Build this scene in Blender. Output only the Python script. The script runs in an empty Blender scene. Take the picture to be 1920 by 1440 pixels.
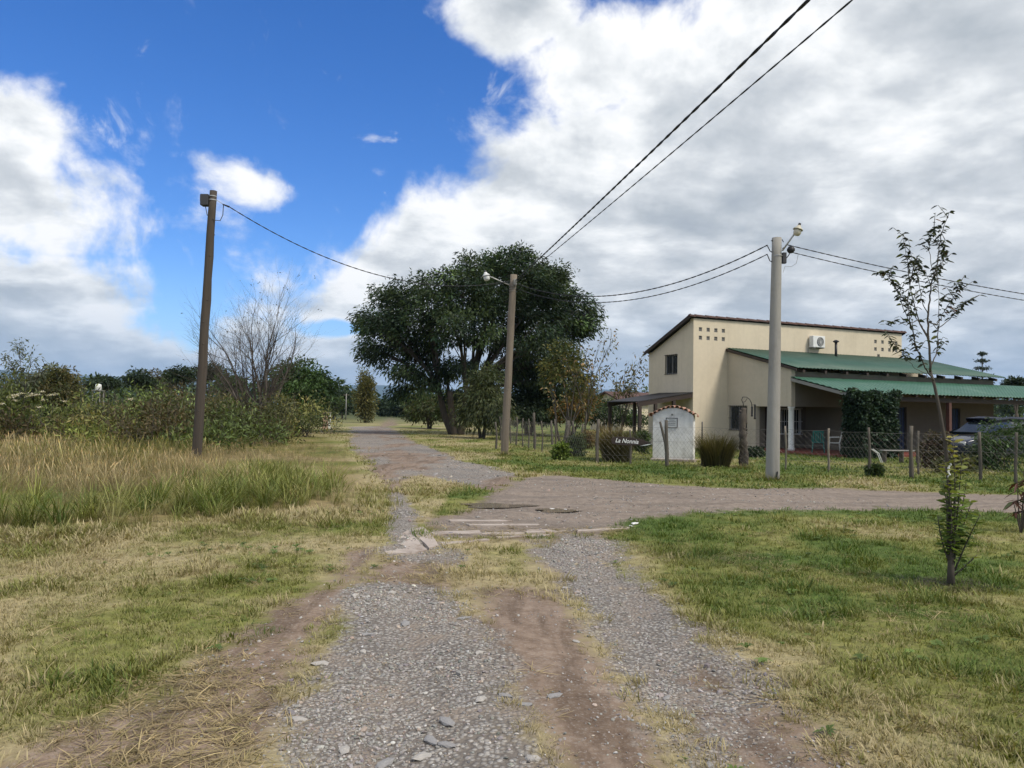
import bpy, math, random
import numpy as np
from mathutils import Vector, Matrix

random.seed(7)
RNG = np.random.default_rng(11)
PI = math.pi
R = math.radians
SC = bpy.context.scene
COL = SC.collection

# ------------------------------------------------------------------ camera
F_PX = 1442.0                      # focal length in pixels of the 1920 x 1440 photograph
EYE = Vector((0.0, 0.0, 1.65))
PITCH, ROLL = R(1.985), R(0.9)
CAM_R = Matrix.Rotation(PI / 2 + PITCH, 3, 'X') @ Matrix.Rotation(ROLL, 3, 'Z')
cam_data = bpy.data.cameras.new('camera')
cam_data.sensor_width = 36.0
cam_data.lens = 36.0 * F_PX / 1920.0
cam_data.clip_start = 0.05
cam_data.clip_end = 40000.0
cam = bpy.data.objects.new('camera', cam_data)
cam.matrix_world = Matrix.Translation(EYE) @ CAM_R.to_4x4()
COL.objects.link(cam)
SC.camera = cam


def ray(u, v):
    return (CAM_R @ Vector(((u - 960) / F_PX, (720 - v) / F_PX, -1.0))).normalized()


def G(u, v):
    """ground point seen at photograph pixel (u, v)"""
    d = ray(u, v)
    t = -EYE.z / d.z
    return EYE + d * t


def at(u, v, depth):
    """point at ground distance `depth` (world y) seen at pixel (u, v)"""
    d = ray(u, v)
    return EYE + d * (depth / d.y)


# ------------------------------------------------------------------ render settings
SC.view_settings.view_transform = 'Standard'
SC.view_settings.look = 'None'
SC.view_settings.gamma = 1.0
SC.view_settings.exposure = 0.3
SC.view_settings.use_curve_mapping = False
SC.render.engine = 'CYCLES'
SC.cycles.use_denoising = True
try:
    SC.cycles.denoiser = 'OPENIMAGEDENOISE'
    SC.cycles.denoising_prefilter = 'ACCURATE'
except Exception:
    pass
SC.cycles.max_bounces = 6
SC.cycles.diffuse_bounces = 3
SC.cycles.glossy_bounces = 3
SC.cycles.transmission_bounces = 4
SC.cycles.transparent_max_bounces = 8
SC.cycles.volume_bounces = 0
SC.cycles.sample_clamp_indirect = 4.0

# ------------------------------------------------------------------ world: sky and clouds
SUN_EL, SUN_AZ = R(52), R(126)     # azimuth clockwise from +Y


class NT:
    """tiny helper to wire shader nodes"""

    def __init__(self, tree):
        self.t = tree

    def n(self, kind, **kw):
        nd = self.t.nodes.new(kind)
        for k, val in kw.items():
            setattr(nd, k, val)
        return nd

    def put(self, sock, val):
        if isinstance(val, bpy.types.NodeSocket):
            self.t.links.new(val, sock)
        elif val is not None:
            sock.default_value = val

    def math(self, op, a, b=None, c=None, clamp=False):
        nd = self.n('ShaderNodeMath', operation=op, use_clamp=clamp)
        self.put(nd.inputs[0], a)
        if b is not None:
            self.put(nd.inputs[1], b)
        if c is not None:
            self.put(nd.inputs[2], c)
        return nd.outputs[0]

    def vec(self, op, a, b=None, out=0):
        nd = self.n('ShaderNodeVectorMath', operation=op)
        self.put(nd.inputs[0], a)
        if b is not None:
            self.put(nd.inputs[1], b)
        return nd.outputs[out]

    def scale(self, a, s):
        nd = self.n('ShaderNodeVectorMath', operation='SCALE')
        self.put(nd.inputs[0], a)
        self.put(nd.inputs['Scale'], s)
        return nd.outputs[0]

    def mix(self, fac, a, b, blend='MIX'):
        nd = self.n('ShaderNodeMix', data_type='RGBA', blend_type=blend)
        self.put(nd.inputs[0], fac)
        self.put(nd.inputs[6], a)
        self.put(nd.inputs[7], b)
        return nd.outputs[2]

    def smooth(self, x, lo, hi, to0=0.0, to1=1.0):
        nd = self.n('ShaderNodeMapRange', interpolation_type='SMOOTHSTEP')
        self.put(nd.inputs[0], x)
        nd.inputs[1].default_value = lo
        nd.inputs[2].default_value = hi
        nd.inputs[3].default_value = to0
        nd.inputs[4].default_value = to1
        return nd.outputs[0]

    def noise(self, vec, scale, detail=4, rough=0.55, dist=0.0, out=0):
        nd = self.n('ShaderNodeTexNoise')
        if vec is not None:
            self.put(nd.inputs['Vector'], vec)
        nd.inputs['Scale'].default_value = scale
        nd.inputs['Detail'].default_value = detail
        nd.inputs['Roughness'].default_value = rough
        nd.inputs['Distortion'].default_value = dist
        return nd.outputs[out]

    def ramp(self, fac, stops, interp='LINEAR'):
        nd = self.n('ShaderNodeValToRGB')
        nd.color_ramp.interpolation = interp
        el = nd.color_ramp.elements
        while len(el) < len(stops):
            el.new(0.5)
        for e, (p, c) in zip(el, stops):
            e.position = p
            e.color = (c[0], c[1], c[2], 1.0)
        self.put(nd.inputs[0], fac)
        return nd.outputs[0]


SKY_K = 0.1


def build_world():
    w = bpy.data.worlds.new('World')
    SC.world = w
    w.use_nodes = True
    t = w.node_tree
    t.nodes.clear()
    T = NT(t)
    sky = T.n('ShaderNodeTexSky', sky_type='NISHITA')
    sky.sun_disc = False
    sky.sun_elevation = SUN_EL
    sky.sun_rotation = SUN_AZ
    sky.altitude = 1200
    sky.air_density = 1.0
    sky.dust_density = 0.3
    sky.ozone_density = 4.0
    hs = T.n('ShaderNodeHueSaturation')
    hs.inputs['Saturation'].default_value = 1.30
    hs.inputs['Hue'].default_value = 0.512
    hs.inputs['Value'].default_value = 1.42
    T.put(hs.inputs['Color'], sky.outputs[0])
    blue = hs.outputs[0]

    co = T.n('ShaderNodeTexCoord').outputs['Generated']
    d = T.vec('NORMALIZE', co)
    sep = T.n('ShaderNodeSeparateXYZ')
    T.put(sep.inputs[0], d)
    up = T.math('MAXIMUM', sep.outputs[2], 0.0)
    den = T.math('ADD', up, 0.26)
    comb = T.n('ShaderNodeCombineXYZ')
    T.put(comb.inputs[0], T.math('DIVIDE', sep.outputs[0], den))
    T.put(comb.inputs[1], T.math('DIVIDE', sep.outputs[1], den))
    plane = comb.outputs[0]                       # position on a flat cloud layer

    big = T.noise(plane, 1.25, 9, 0.56, 0.15)
    fine = T.noise(d, 9.0, 9, 0.6, 0.25)

    def blob(u, v, ru, rv, ang=0.0, w=1.0):
        c = ray(u, v)
        tx = (ray(u + 5, v) - ray(u - 5, v)).normalized()
        ty = c.cross(tx).normalized()
        a = R(ang)
        t1 = tx * math.cos(a) + ty * math.sin(a)
        t2 = -tx * math.sin(a) + ty * math.cos(a)
        px = T.vec('DOT_PRODUCT', d, tuple(t1 * (F_PX / ru)), out=1)
        py = T.vec('DOT_PRODUCT', d, tuple(t2 * (F_PX / rv)), out=1)
        front = T.math('GREATER_THAN', T.vec('DOT_PRODUCT', d, tuple(c), out=1), 0.0)
        ln = T.math('SQRT', T.math('ADD', T.math('MULTIPLY', px, px), T.math('MULTIPLY', py, py)))
        f = T.math('SUBTRACT', 1.0, ln)
        f = T.math('MULTIPLY', f, w)
        # behind the viewer: strongly negative
        return T.math('SUBTRACT', f, T.math('MULTIPLY', T.math('SUBTRACT', 1.0, front), 9.0))

    # the big bank on the right: everything on one side of a great circle
    n = ray(1010, 120).cross(ray(560, 460)).normalized()
    if n.dot(ray(1500, 300)) < 0:
        n = -n
    bank = T.math('MULTIPLY', T.vec('DOT_PRODUCT', d, tuple(n), out=1), 5.5)
    fields = [bank,
              blob(40, 225, 130, 95, 20, .7), blob(-130, 370, 270, 135, 0, .8), blob(150, 320, 80, 50, 20, .3),
              blob(470, 338, 112, 44, 24, .66), blob(290, 262, 110, 36, 25, .10),
              blob(10, 640, 370, 85, 10), blob(330, 715, 340, 66), blob(-100, 560, 280, 95),
              blob(760, 560, 210, 66, -10, .7), blob(680, 705, 420, 62),
              blob(985, 20, 140, 85, 0, .9), blob(1120, 130, 150, 120)]
    f = fields[0]
    for b in fields[1:]:
        f = T.math('MAXIMUM', f, b)
    # away from the open blue patch the broken cloud goes on all round
    clear = T.math('MAXIMUM', blob(440, 330, 900, 620, 0, 1.0), 0.0)
    gen = T.math('MULTIPLY', T.math('SUBTRACT', T.noise(plane, 0.7, 3, 0.5), 0.40), 4.0)
    gen = T.math('SUBTRACT', gen, T.math('MULTIPLY', clear, 9.0))
    f = T.math('MAXIMUM', f, gen)
    hole = blob(640, 617, 90, 24, 0, 1.1)
    f = T.math('SUBTRACT', f, T.math('MAXIMUM', hole, 0.0))
    lump = T.math('ADD', T.math('MULTIPLY', T.math('SUBTRACT', fine, 0.5), 1.75),
                  T.math('MULTIPLY', T.math('SUBTRACT', big, 0.5), 0.9))
    dens = T.math('ADD', f, lump)
    # thin shreds that drift over the blue part
    shred = T.smooth(T.noise(d, 14.0, 7, 0.6, 0.6), 0.63, 0.80)
    shred = T.math('MULTIPLY', shred, T.smooth(f, -1.0, -0.15))
    mask = T.smooth(dens, -0.06, 0.40)
    mask = T.math('MAXIMUM', mask, T.math('MULTIPLY', shred, 0.6))

    # cloud light: thin rims are white, thick bellies grey; the lit side faces the sun
    sd = Vector((math.sin(SUN_AZ), math.cos(SUN_AZ), 0)) * 0.12
    big2 = T.noise(T.vec('ADD', plane, tuple(sd)), 1.25, 9, 0.56, 0.15)
    relief = T.math('SUBTRACT', big, big2)
    mid = T.noise(plane, 3.4, 8, 0.58, 0.25)
    thick = T.smooth(dens, 0.1, 1.15)
    lite = T.math('SUBTRACT', 1.0, T.math('MULTIPLY', thick, 0.40))
    lite = T.math('ADD', lite, T.math('MULTIPLY', relief, 2.9))
    lite = T.math('ADD', lite, T.math('MULTIPLY', T.math('SUBTRACT', mid, 0.5), 1.5))
    low = T.smooth(sep.outputs[2], 0.02, 0.17)
    lite = T.math('SUBTRACT', lite, T.math('MULTIPLY', T.math('SUBTRACT', 1.0, low), 0.22))
    k = 1.0 / SKY_K
    cl = T.ramp(lite, [(0.0, (.36, .40, .46)), (0.35, (.47, .51, .55)), (0.62, (.64, .67, .70)), (0.85, (.86, .88, .89)), (1.0, (1.0, 1.0, 1.0))])
    haze_c = T.mix(low, (.40, .52, .68, 1), cl)
    cl = T.mix(0.45, cl, haze_c)
    cl = T.scale(cl, k * .90)
    horizon = T.smooth(sep.outputs[2], -0.02, 0.20)
    blue = T.mix(horizon, T.mix(0.55, blue, (.30 * k, .52 * k, .84 * k, 1)), blue)
    out = T.mix(mask, blue, cl)
    bg = T.n('ShaderNodeBackground')
    T.put(bg.inputs[0], out)
    bg.inputs[1].default_value = SKY_K
    o = T.n('ShaderNodeOutputWorld')
    t.links.new(bg.outputs[0], o.inputs[0])
    w.cycles.sampling_method = 'MANUAL'
    w.cycles.sample_map_resolution = 512


build_world()

sun_data = bpy.data.lights.new('sun', 'SUN')
sun_data.energy = 2.9
sun_data.angle = R(14)
sun_data.color = (1.0, 0.93, 0.82)
sun = bpy.data.objects.new('sun', sun_data)
COL.objects.link(sun)
sdir = Vector((math.sin(SUN_AZ) * math.cos(SUN_EL), math.cos(SUN_AZ) * math.cos(SUN_EL), math.sin(SUN_EL)))
sun.rotation_euler = sdir.to_track_quat('Z', 'Y').to_euler()
sun.location = (0, 0, 60)


# ------------------------------------------------------------------ object helpers
def tag(o, label=None, cat=None, group=None, kind=None):
    if label:
        o['label'] = label
    if cat:
        o['category'] = cat
    if group:
        o['group'] = group
    if kind:
        o['kind'] = kind
    return o


def empty(name, loc=(0, 0, 0), rz=0.0, label=None, cat=None, group=None):
    o = bpy.data.objects.new(name, None)
    COL.objects.link(o)
    o.location = loc
    o.rotation_euler = (0, 0, rz)
    return tag(o, label, cat, group)


def link(name, me, mat=None, parent=None):
    if mat is not None and not me.materials:
        me.materials.append(mat)
    o = bpy.data.objects.new(name, me)
    COL.objects.link(o)
    if parent is not None:
        o.parent = parent
    return o


class MB:
    """collects shapes into ONE mesh object"""

    def __init__(self):
        self.v, self.f = [], []

    def add(self, vs, fs):
        b = len(self.v)
        self.v.extend([tuple(p) for p in vs])
        self.f.extend([tuple(i + b for i in f) for f in fs])
        return self

    def box(self, x0, x1, y0, y1, z0, z1, m=None):
        vs = [(x, y, z) for z in (z0, z1) for y in (y0, y1) for x in (x0, x1)]
        if m is not None:
            vs = [m @ Vector(p) for p in vs]
        return self.add(vs, [(0, 2, 3, 1), (4, 5, 7, 6), (0, 1, 5, 4), (2, 6, 7, 3), (0, 4, 6, 2), (1, 3, 7, 5)])

    def tube(self, pts, rads, n=8, cap=True):
        pts = [Vector(p) for p in pts]
        if not hasattr(rads, '__len__'):
            rads = [rads] * len(pts)
        b = len(self.v)
        nrm = None
        for i, p in enumerate(pts):
            tn = (pts[min(i + 1, len(pts) - 1)] - pts[max(i - 1, 0)])
            if tn.length < 1e-9:
                tn = Vector((0, 0, 1))
            tn.normalize()
            if nrm is None:
                nrm = tn.cross(Vector((0.31, 0.17, 0.94)))
                if nrm.length < 1e-3:
                    nrm = tn.cross(Vector((1, 0, 0)))
            nrm = (nrm - tn * nrm.dot(tn))
            nrm.normalize()
            bn = tn.cross(nrm)
            for k in range(n):
                a = 2 * PI * k / n
                q = p + (nrm * math.cos(a) + bn * math.sin(a)) * rads[i]
                self.v.append((q.x, q.y, q.z))
        for i in range(len(pts) - 1):
            for k in range(n):
                k2 = (k + 1) % n
                self.f.append((b + i * n + k, b + i * n + k2, b + (i + 1) * n + k2, b + (i + 1) * n + k))
        if cap:
            self.f.append(tuple(b + k for k in reversed(range(n))))
            e = b + (len(pts) - 1) * n
            self.f.append(tuple(e + k for k in range(n)))
        return self

    def lathe(self, prof, n=16, m=None):
        b = len(self.v)
        for r, z in prof:
            for k in range(n):
                a = 2 * PI * k / n
                p = Vector((r * math.cos(a), r * math.sin(a), z))
                if m is not None:
                    p = m @ p
                self.v.append((p.x, p.y, p.z))
        for i in range(len(prof) - 1):
            for k in range(n):
                k2 = (k + 1) % n
                self.f.append((b + i * n + k, b + i * n + k2, b + (i + 1) * n + k2, b + (i + 1) * n + k))
        self.f.append(tuple(b + k for k in reversed(range(n))))
        e = b + (len(prof) - 1) * n
        self.f.append(tuple(e + k for k in range(n)))
        return self

    def prism(self, poly, lo, hi, fn):
        """polygon of (a, b), pushed from lo to hi; fn(a, b, t) gives the point"""
        n = len(poly)
        vs = [fn(a, b, lo) for a, b in poly] + [fn(a, b, hi) for a, b in poly]
        fs = [tuple(reversed(range(n))), tuple(range(n, 2 * n))]
        fs += [(i, (i + 1) % n, n + (i + 1) % n, n + i) for i in range(n)]
        return self.add(vs, fs)

    def build(self, name, mat=None, parent=None, smooth=False, bevel=0.0):
        me = bpy.data.meshes.new(name)
        me.from_pydata(self.v, [], self.f)
        me.validate()
        if smooth:
            me.polygons.foreach_set('use_smooth', np.ones(len(me.polygons), dtype=bool))
        me.update()
        o = link(name, me, mat, parent)
        if bevel:
            md = o.modifiers.new('bevel', 'BEVEL')
            md.width = bevel
            md.segments = 2
            md.limit_method = 'ANGLE'
        return o


def np_mesh(name, V, Fq, tint=None, attrs=None):
    """mesh from numpy arrays; Fq (m, k); tint (n, 3) becomes a colour attribute"""
    me = bpy.data.meshes.new(name)
    V = np.asarray(V, dtype=np.float32)
    Fq = np.asarray(Fq, dtype=np.int32)
    m, k = Fq.shape
    me.vertices.add(len(V))
    me.vertices.foreach_set('co', V.ravel())
    me.loops.add(m * k)
    me.loops.foreach_set('vertex_index', Fq.ravel())
    me.polygons.add(m)
    me.polygons.foreach_set('loop_start', np.arange(0, m * k, k, dtype=np.int32))
    me.update(calc_edges=True)
    if tint is not None:
        a = me.attributes.new('tint', 'FLOAT_COLOR', 'POINT')
        c = np.ones((len(V), 4), dtype=np.float32)
        c[:, :3] = tint
        a.data.foreach_set('color', c.ravel())
    for nm, arr in (attrs or {}).items():
        a = me.attributes.new(nm, 'FLOAT', 'POINT')
        a.data.foreach_set('value', np.asarray(arr, dtype=np.float32))
    return me


# ------------------------------------------------------------------ noise on arrays
def vnoise(x, y, seed=0):
    x = np.asarray(x, dtype=np.float64)
    y = np.asarray(y, dtype=np.float64)
    xi, yi = np.floor(x).astype(np.int64), np.floor(y).astype(np.int64)
    xf, yf = x - xi, y - yi
    xf = xf * xf * (3 - 2 * xf)
    yf = yf * yf * (3 - 2 * yf)

    def h(a, b):
        n = (a * 374761393 + b * 668265263 + seed * 1442695041) & 0x7fffffff
        n = ((n ^ (n >> 13)) * 1274126177) & 0x7fffffff
        n = (n ^ (n >> 16)) & 0xffff
        return n / 65535.0
    return ((h(xi, yi) * (1 - xf) + h(xi + 1, yi) * xf) * (1 - yf)
            + (h(xi, yi + 1) * (1 - xf) + h(xi + 1, yi + 1) * xf) * yf)


def fbm(x, y, seed=0, oct=4):
    s, a, t = 0.0, 0.5, 0.0
    for i in range(oct):
        s = s + a * vnoise(x * 2 ** i, y * 2 ** i, seed + i)
        t += a
        a *= 0.5
    return s / t


def sstep(x, lo, hi):
    t = np.clip((x - lo) / (hi - lo), 0, 1)
    return t * t * (3 - 2 * t)


# ------------------------------------------------------------------ materials
MATS = {}


def new_mat(name):
    m = bpy.data.materials.new(name)
    m.use_nodes = True
    m.node_tree.nodes.clear()
    return m, NT(m.node_tree)


def finish(m, T, surf):
    o = T.n('ShaderNodeOutputMaterial')
    T.t.links.new(surf, o.inputs[0])
    MATS[m.name] = m
    return m


def pmat(name, c1, c2=None, scale=6.0, rough=0.8, bump=0.2, bscale=None, metal=0.0, stretch=(1, 1, 1), lo=.3, hi=.7, spec=.4, dirt=None, world=False, runs=0.0):
    """two tones mottled by noise, with fine relief"""
    m, T = new_mat(name)
    tc = T.n('ShaderNodeNewGeometry').outputs['Position'] if world else T.n('ShaderNodeTexCoord').outputs['Object']
    co = T.vec('MULTIPLY', tc, stretch)
    n1 = T.noise(co, scale, 6, 0.6, 0.2)
    c2 = c2 or tuple(x * 0.75 for x in c1)
    col = T.mix(T.smooth(n1, lo, hi), (*c1, 1), (*c2, 1))
    n3 = T.noise(co, scale * 9, 3, 0.6)
    col = T.mix(0.22, col, T.mix(n3, (*[x * .55 for x in c1], 1), (*[min(1, x * 1.3) for x in c1], 1)))
    if dirt:
        n4 = T.noise(tc, dirt[1], 5, 0.65, 0.4)
        col = T.mix(T.math('MULTIPLY', T.smooth(n4, .5, .72), dirt[2]), col, (*dirt[0], 1))
    if runs:      # stains left by running rain
        rn = T.noise(T.vec('MULTIPLY', tc, (3.2, 3.2, .22)), 1.3, 6, .6, .3)
        col = T.mix(T.math('MULTIPLY', T.smooth(rn, .50, .74), runs), col, (*[x * .42 for x in c1], 1))
    p = T.n('ShaderNodeBsdfPrincipled')
    T.put(p.inputs['Base Color'], col)
    T.put(p.inputs['Roughness'], T.math('ADD', rough - .06, T.math('MULTIPLY', n3, .12)))
    p.inputs['Metallic'].default_value = metal
    p.inputs['Specular IOR Level'].default_value = spec
    if bump:
        b = T.n('ShaderNodeBump')
        b.inputs['Strength'].default_value = bump
        b.inputs['Distance'].default_value = 0.02
        T.put(b.inputs['Height'], T.noise(co, bscale or scale * 5, 6, 0.65))
        T.put(p.inputs['Normal'], b.outputs[0])
    return finish(m, T, p.outputs[0])


def leaf_mat(name, attr='GEOMETRY', trans=0.3, rough=0.55, gain=1.0):
    m, T = new_mat(name)
    a = T.n('ShaderNodeAttribute', attribute_type=attr, attribute_name='tint')
    col = a.outputs['Color']
    if attr == 'INSTANCER':
        loc = T.n('ShaderNodeAttribute', attribute_type='GEOMETRY', attribute_name='shade')
        col = T.mix(1.0, col, loc.outputs['Color'], 'MULTIPLY')
    if gain != 1.0:
        col = T.scale(col, gain)
    d = T.n('ShaderNodeBsdfPrincipled')
    T.put(d.inputs['Base Color'], col)
    d.inputs['Roughness'].default_value = rough
    d.inputs['Specular IOR Level'].default_value = 0.25
    tr = T.n('ShaderNodeBsdfTranslucent')
    T.put(tr.inputs[0], T.mix(1.0, col, (1.25, 1.2, .6, 1), 'MULTIPLY'))
    mx = T.n('ShaderNodeMixShader')
    mx.inputs[0].default_value = trans
    T.t.links.new(d.outputs[0], mx.inputs[1])
    T.t.links.new(tr.outputs[0], mx.inputs[2])
    return finish(m, T, mx.outputs[0])


M_LEAF = leaf_mat('foliage')
M_BLADE = leaf_mat('grass_blade', 'INSTANCER', 0.25, 0.6)


def pebble_mat():
    m, T = new_mat('pebble')
    a = T.n('ShaderNodeAttribute', attribute_type='INSTANCER', attribute_name='tint')
    n = T.noise(T.n('ShaderNodeTexCoord').outputs['Object'], 3.0, 4)
    col = T.mix(1.0, a.outputs['Color'], T.mix(n, (.7, .7, .7, 1), (1.25, 1.25, 1.25, 1)), 'MULTIPLY')
    p = T.n('ShaderNodeBsdfPrincipled')
    T.put(p.inputs['Base Color'], col)
    p.inputs['Roughness'].default_value = .8
    p.inputs['Specular IOR Level'].default_value = .3
    return finish(m, T, p.outputs[0])


M_PEBBLE = pebble_mat()
M_WALL = pmat('beige_plaster', (.615, .535, .405), (.56, .485, .365), .55, .9, .12, 14, dirt=((.40, .34, .25), .35, .30), runs=.13)
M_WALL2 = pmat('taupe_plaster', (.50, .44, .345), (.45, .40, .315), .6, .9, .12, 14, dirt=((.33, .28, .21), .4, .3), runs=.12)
M_SHRINE = pmat('whitewash_scuffed', (.74, .73, .71), (.62, .61, .58), 3.5, .8, .35, 10, dirt=((.30, .29, .27), 2.2, .65), runs=.25)
M_WALL_SHADE = pmat('shade_toned_plaster', (.17, .150, .120), (.135, .12, .097), .6, .9, .12, 14)  # house plaster darkened so the veranda's shade is in its colour
M_WHITE = pmat('white_paint', (.74, .73, .70), (.66, .65, .62), 2.2, .75, .15, 12, dirt=((.40, .38, .33), 1.6, .45))
M_CONC = pmat('pole_concrete', (.30, .29, .265), (.225, .215, .195), 1.6, .9, .35, 30, stretch=(1, 1, .18), dirt=((.17, .16, .14), 1.2, .55), runs=.5)
M_SLAB = pmat('slab_concrete', (.43, .37, .325), (.31, .26, .22), 2.0, .9, .5, 22, dirt=((.19, .14, .105), 2.4, .95))
M_POLE = pmat('weathered_pole_wood', (.078, .062, .048), (.046, .038, .031), 3.0, .9, .6, 30, stretch=(2.2, 2.2, .12), dirt=((.05, .045, .04), 1.1, .6), runs=.75)
M_POLE2 = pmat('grey_pole_wood', (.20, .165, .125), (.14, .115, .09), 3.0, .9, .6, 30, stretch=(2.2, 2.2, .12), dirt=((.085, .07, .055), .9, .5), runs=.75)
M_POST = pmat('fence_post_wood', (.12, .105, .085), (.07, .062, .052), 4.0, .95, .7, 30, stretch=(2, 2, .3), dirt=((.06, .055, .04), 3.0, .5))
M_DARKWOOD = pmat('dark_stained_wood', (.045, .030, .024), (.028, .02, .017), 3.0, .7, .3, 20, stretch=(.4, 2, 2))
M_BARK = pmat('bark', (.095, .078, .062), (.05, .042, .035), 5.0, .95, .8, 22, stretch=(1.5, 1.5, .4))
M_TWIG = pmat('grey_twig', (.085, .072, .058), (.055, .047, .039), 5.0, .95, .2)
M_PALEBARK = pmat('pale_bark', (.22, .19, .15), (.15, .13, .10), 6.0, .95, .4)
M_GREENROOF = pmat('green_roof_paint', (.026, .085, .056), (.020, .066, .045), .8, .6, .05, 30, dirt=((.075, .12, .09), .7, .6), spec=.45, runs=.35)
M_GREENROOF2 = pmat('green_tile_sheet', (.046, .130, .084), (.036, .105, .069), .8, .5, .05, 30, dirt=((.115, .19, .14), .9, .6), spec=.5, runs=.3)
M_CAP = pmat('roof_cap_tile', (.105, .055, .045), (.065, .04, .035), 2.5, .85, .4, dirt=((.05, .04, .04), 2.0, .6))
M_BLACKMETAL = pmat('black_metal', (.018, .018, .02), (.03, .028, .027), 4.0, .5, .1)
M_CABLE = pmat('black_cable', (.014, .014, .016), (.02, .02, .022), 4.0, .6, 0)
M_GALV = pmat('galvanised_steel', (.42, .42, .41), (.32, .32, .31), 6.0, .5, .1, metal=.6)
M_WIRE = pmat('fence_wire', (.24, .23, .21), (.15, .12, .10), 9.0, .6, 0, metal=.4)
M_LAMPGLASS = pmat('lamp_glass_dirty', (.55, .52, .42), (.40, .36, .26), 7.0, .35, .1)
M_LAMPWHITE = pmat('lamp_shade_white', (.66, .66, .64), (.5, .5, .48), 5.0, .5, .1)
M_ACWHITE = pmat('ac_casing', (.72, .72, .70), (.62, .62, .6), 3.0, .5, .05)
M_TERRA = pmat('terracotta', (.40, .20, .13), (.30, .15, .10), 6.0, .85, .4, dirt=((.62, .55, .48), 5.0, .75))
M_BRICK = pmat('red_brick', (.33, .13, .08), (.25, .10, .07), 3.0, .9, .4)
M_ROSE = pmat('pinkish_brick_plaster', (.55, .36, .29), (.45, .28, .23), 4.0, .9, .3)
M_TEAL = pmat('teal_plastic', (.03, .17, .15), (.025, .13, .12), 4.0, .5, .05)
M_PLASTIC = pmat('white_plastic', (.66, .67, .65), (.56, .57, .55), 4.0, .5, .05)
M_BLUECURT = pmat('blue_shutter', (.035, .06, .14), (.025, .045, .10), 3.0, .6, .1)
M_GREYBOX = pmat('grey_plastic_box', (.05, .05, .055), (.035, .035, .04), 4.0, .6, .1)
M_TARP = pmat('dull_metal_sheet', (.24, .235, .22), (.18, .175, .165), 2.0, .6, .2)
M_CARPAINT = pmat('dark_car_paint', (.020, .026, .045), (.018, .022, .038), 2.0, .22, 0, spec=.6)
M_TYRE = pmat('tyre_rubber', (.016, .016, .016), (.022, .021, .02), 4.0, .85, .2)
M_RED = pmat('red_floor_tile', (.20, .055, .04), (.15, .045, .035), 3.0, .55, .1)
M_CLOTH = pmat('white_cloth', (.82, .82, .80), (.72, .72, .7), 9.0, .9, .4)
M_ROCK = pmat('road_stone', (.33, .32, .31), (.25, .24, .235), 6.0, .85, .5)
M_RUBBLE = pmat('white_rubble', (.72, .71, .69), (.6, .59, .57), 6.0, .85, .4)
M_ROCK2 = pmat('pale_road_stone', (.46, .43, .39), (.36, .34, .31), 6.0, .85, .5)
M_HILL = pmat('hill_forest', (.040, .060, .045), (.030, .048, .038), .003, .95, 0, world=True)
M_LETTER = pmat('white_lettering', (.85, .85, .82), (.75, .75, .72), 9.0, .6, 0)
M_PLAQUE = pmat('plaque_stone', (.52, .53, .52), (.46, .47, .46), 6.0, .5, .05)
M_PLAQUETXT = pmat('plaque_print', (.10, .10, .10), (.14, .14, .14), 9.0, .6, 0)


def glass_mat():
    m, T = new_mat('dark_window_glass')
    p = T.n('ShaderNodeBsdfPrincipled')
    n = T.noise(T.n('ShaderNodeTexCoord').outputs['Object'], 1.5, 3)
    T.put(p.inputs['Base Color'], T.mix(n, (.012, .016, .018, 1), (.03, .036, .038, 1)))
    p.inputs['Roughness'].default_value = .06
    p.inputs['Specular IOR Level'].default_value = .6
    return finish(m, T, p.outputs[0])


def water_mat():
    m, T = new_mat('puddle_water')
    p = T.n('ShaderNodeBsdfPrincipled')
    n = T.noise(T.n('ShaderNodeTexCoord').outputs['Object'], 2.5, 3)
    T.put(p.inputs['Base Color'], T.mix(n, (.19, .155, .12, 1), (.24, .20, .16, 1)))
    p.inputs['Roughness'].default_value = .03
    p.inputs['IOR'].default_value = 1.45
    b = T.n('ShaderNodeBump')
    b.inputs['Strength'].default_value = .04
    T.put(b.inputs['Height'], T.noise(T.n('ShaderNodeTexCoord').outputs['Object'], 6.0, 2))
    T.put(p.inputs['Normal'], b.outputs[0])
    return finish(m, T, p.outputs[0])


M_GLASS = glass_mat()
M_WATER = water_mat()

# ================================================================== GROUND
def poly_px(pts, extra=()):
    return np.array([(G(u, v).x, G(u, v).y) for u, v in pts] + list(extra))


def sdist(P, x, y):
    """signed distance to polygon P, positive inside"""
    x, y = np.asarray(x, float), np.asarray(y, float)
    d = np.full(x.shape, 1e9)
    ins = np.zeros(x.shape, bool)
    n = len(P)
    for i in range(n):
        ax, ay = P[i]
        bx, by = P[(i + 1) % n]
        ex, ey = bx - ax, by - ay
        t = np.clip(((x - ax) * ex + (y - ay) * ey) / max(ex * ex + ey * ey, 1e-12), 0, 1)
        d = np.minimum(d, np.hypot(x - ax - t * ex, y - ay - t * ey))
        cond = ((ay > y) != (by > y)) & (x < ex * (y - ay) / (ey if abs(ey) > 1e-12 else 1e-12) + ax)
        ins ^= cond
    return np.where(ins, d, -d)


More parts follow.
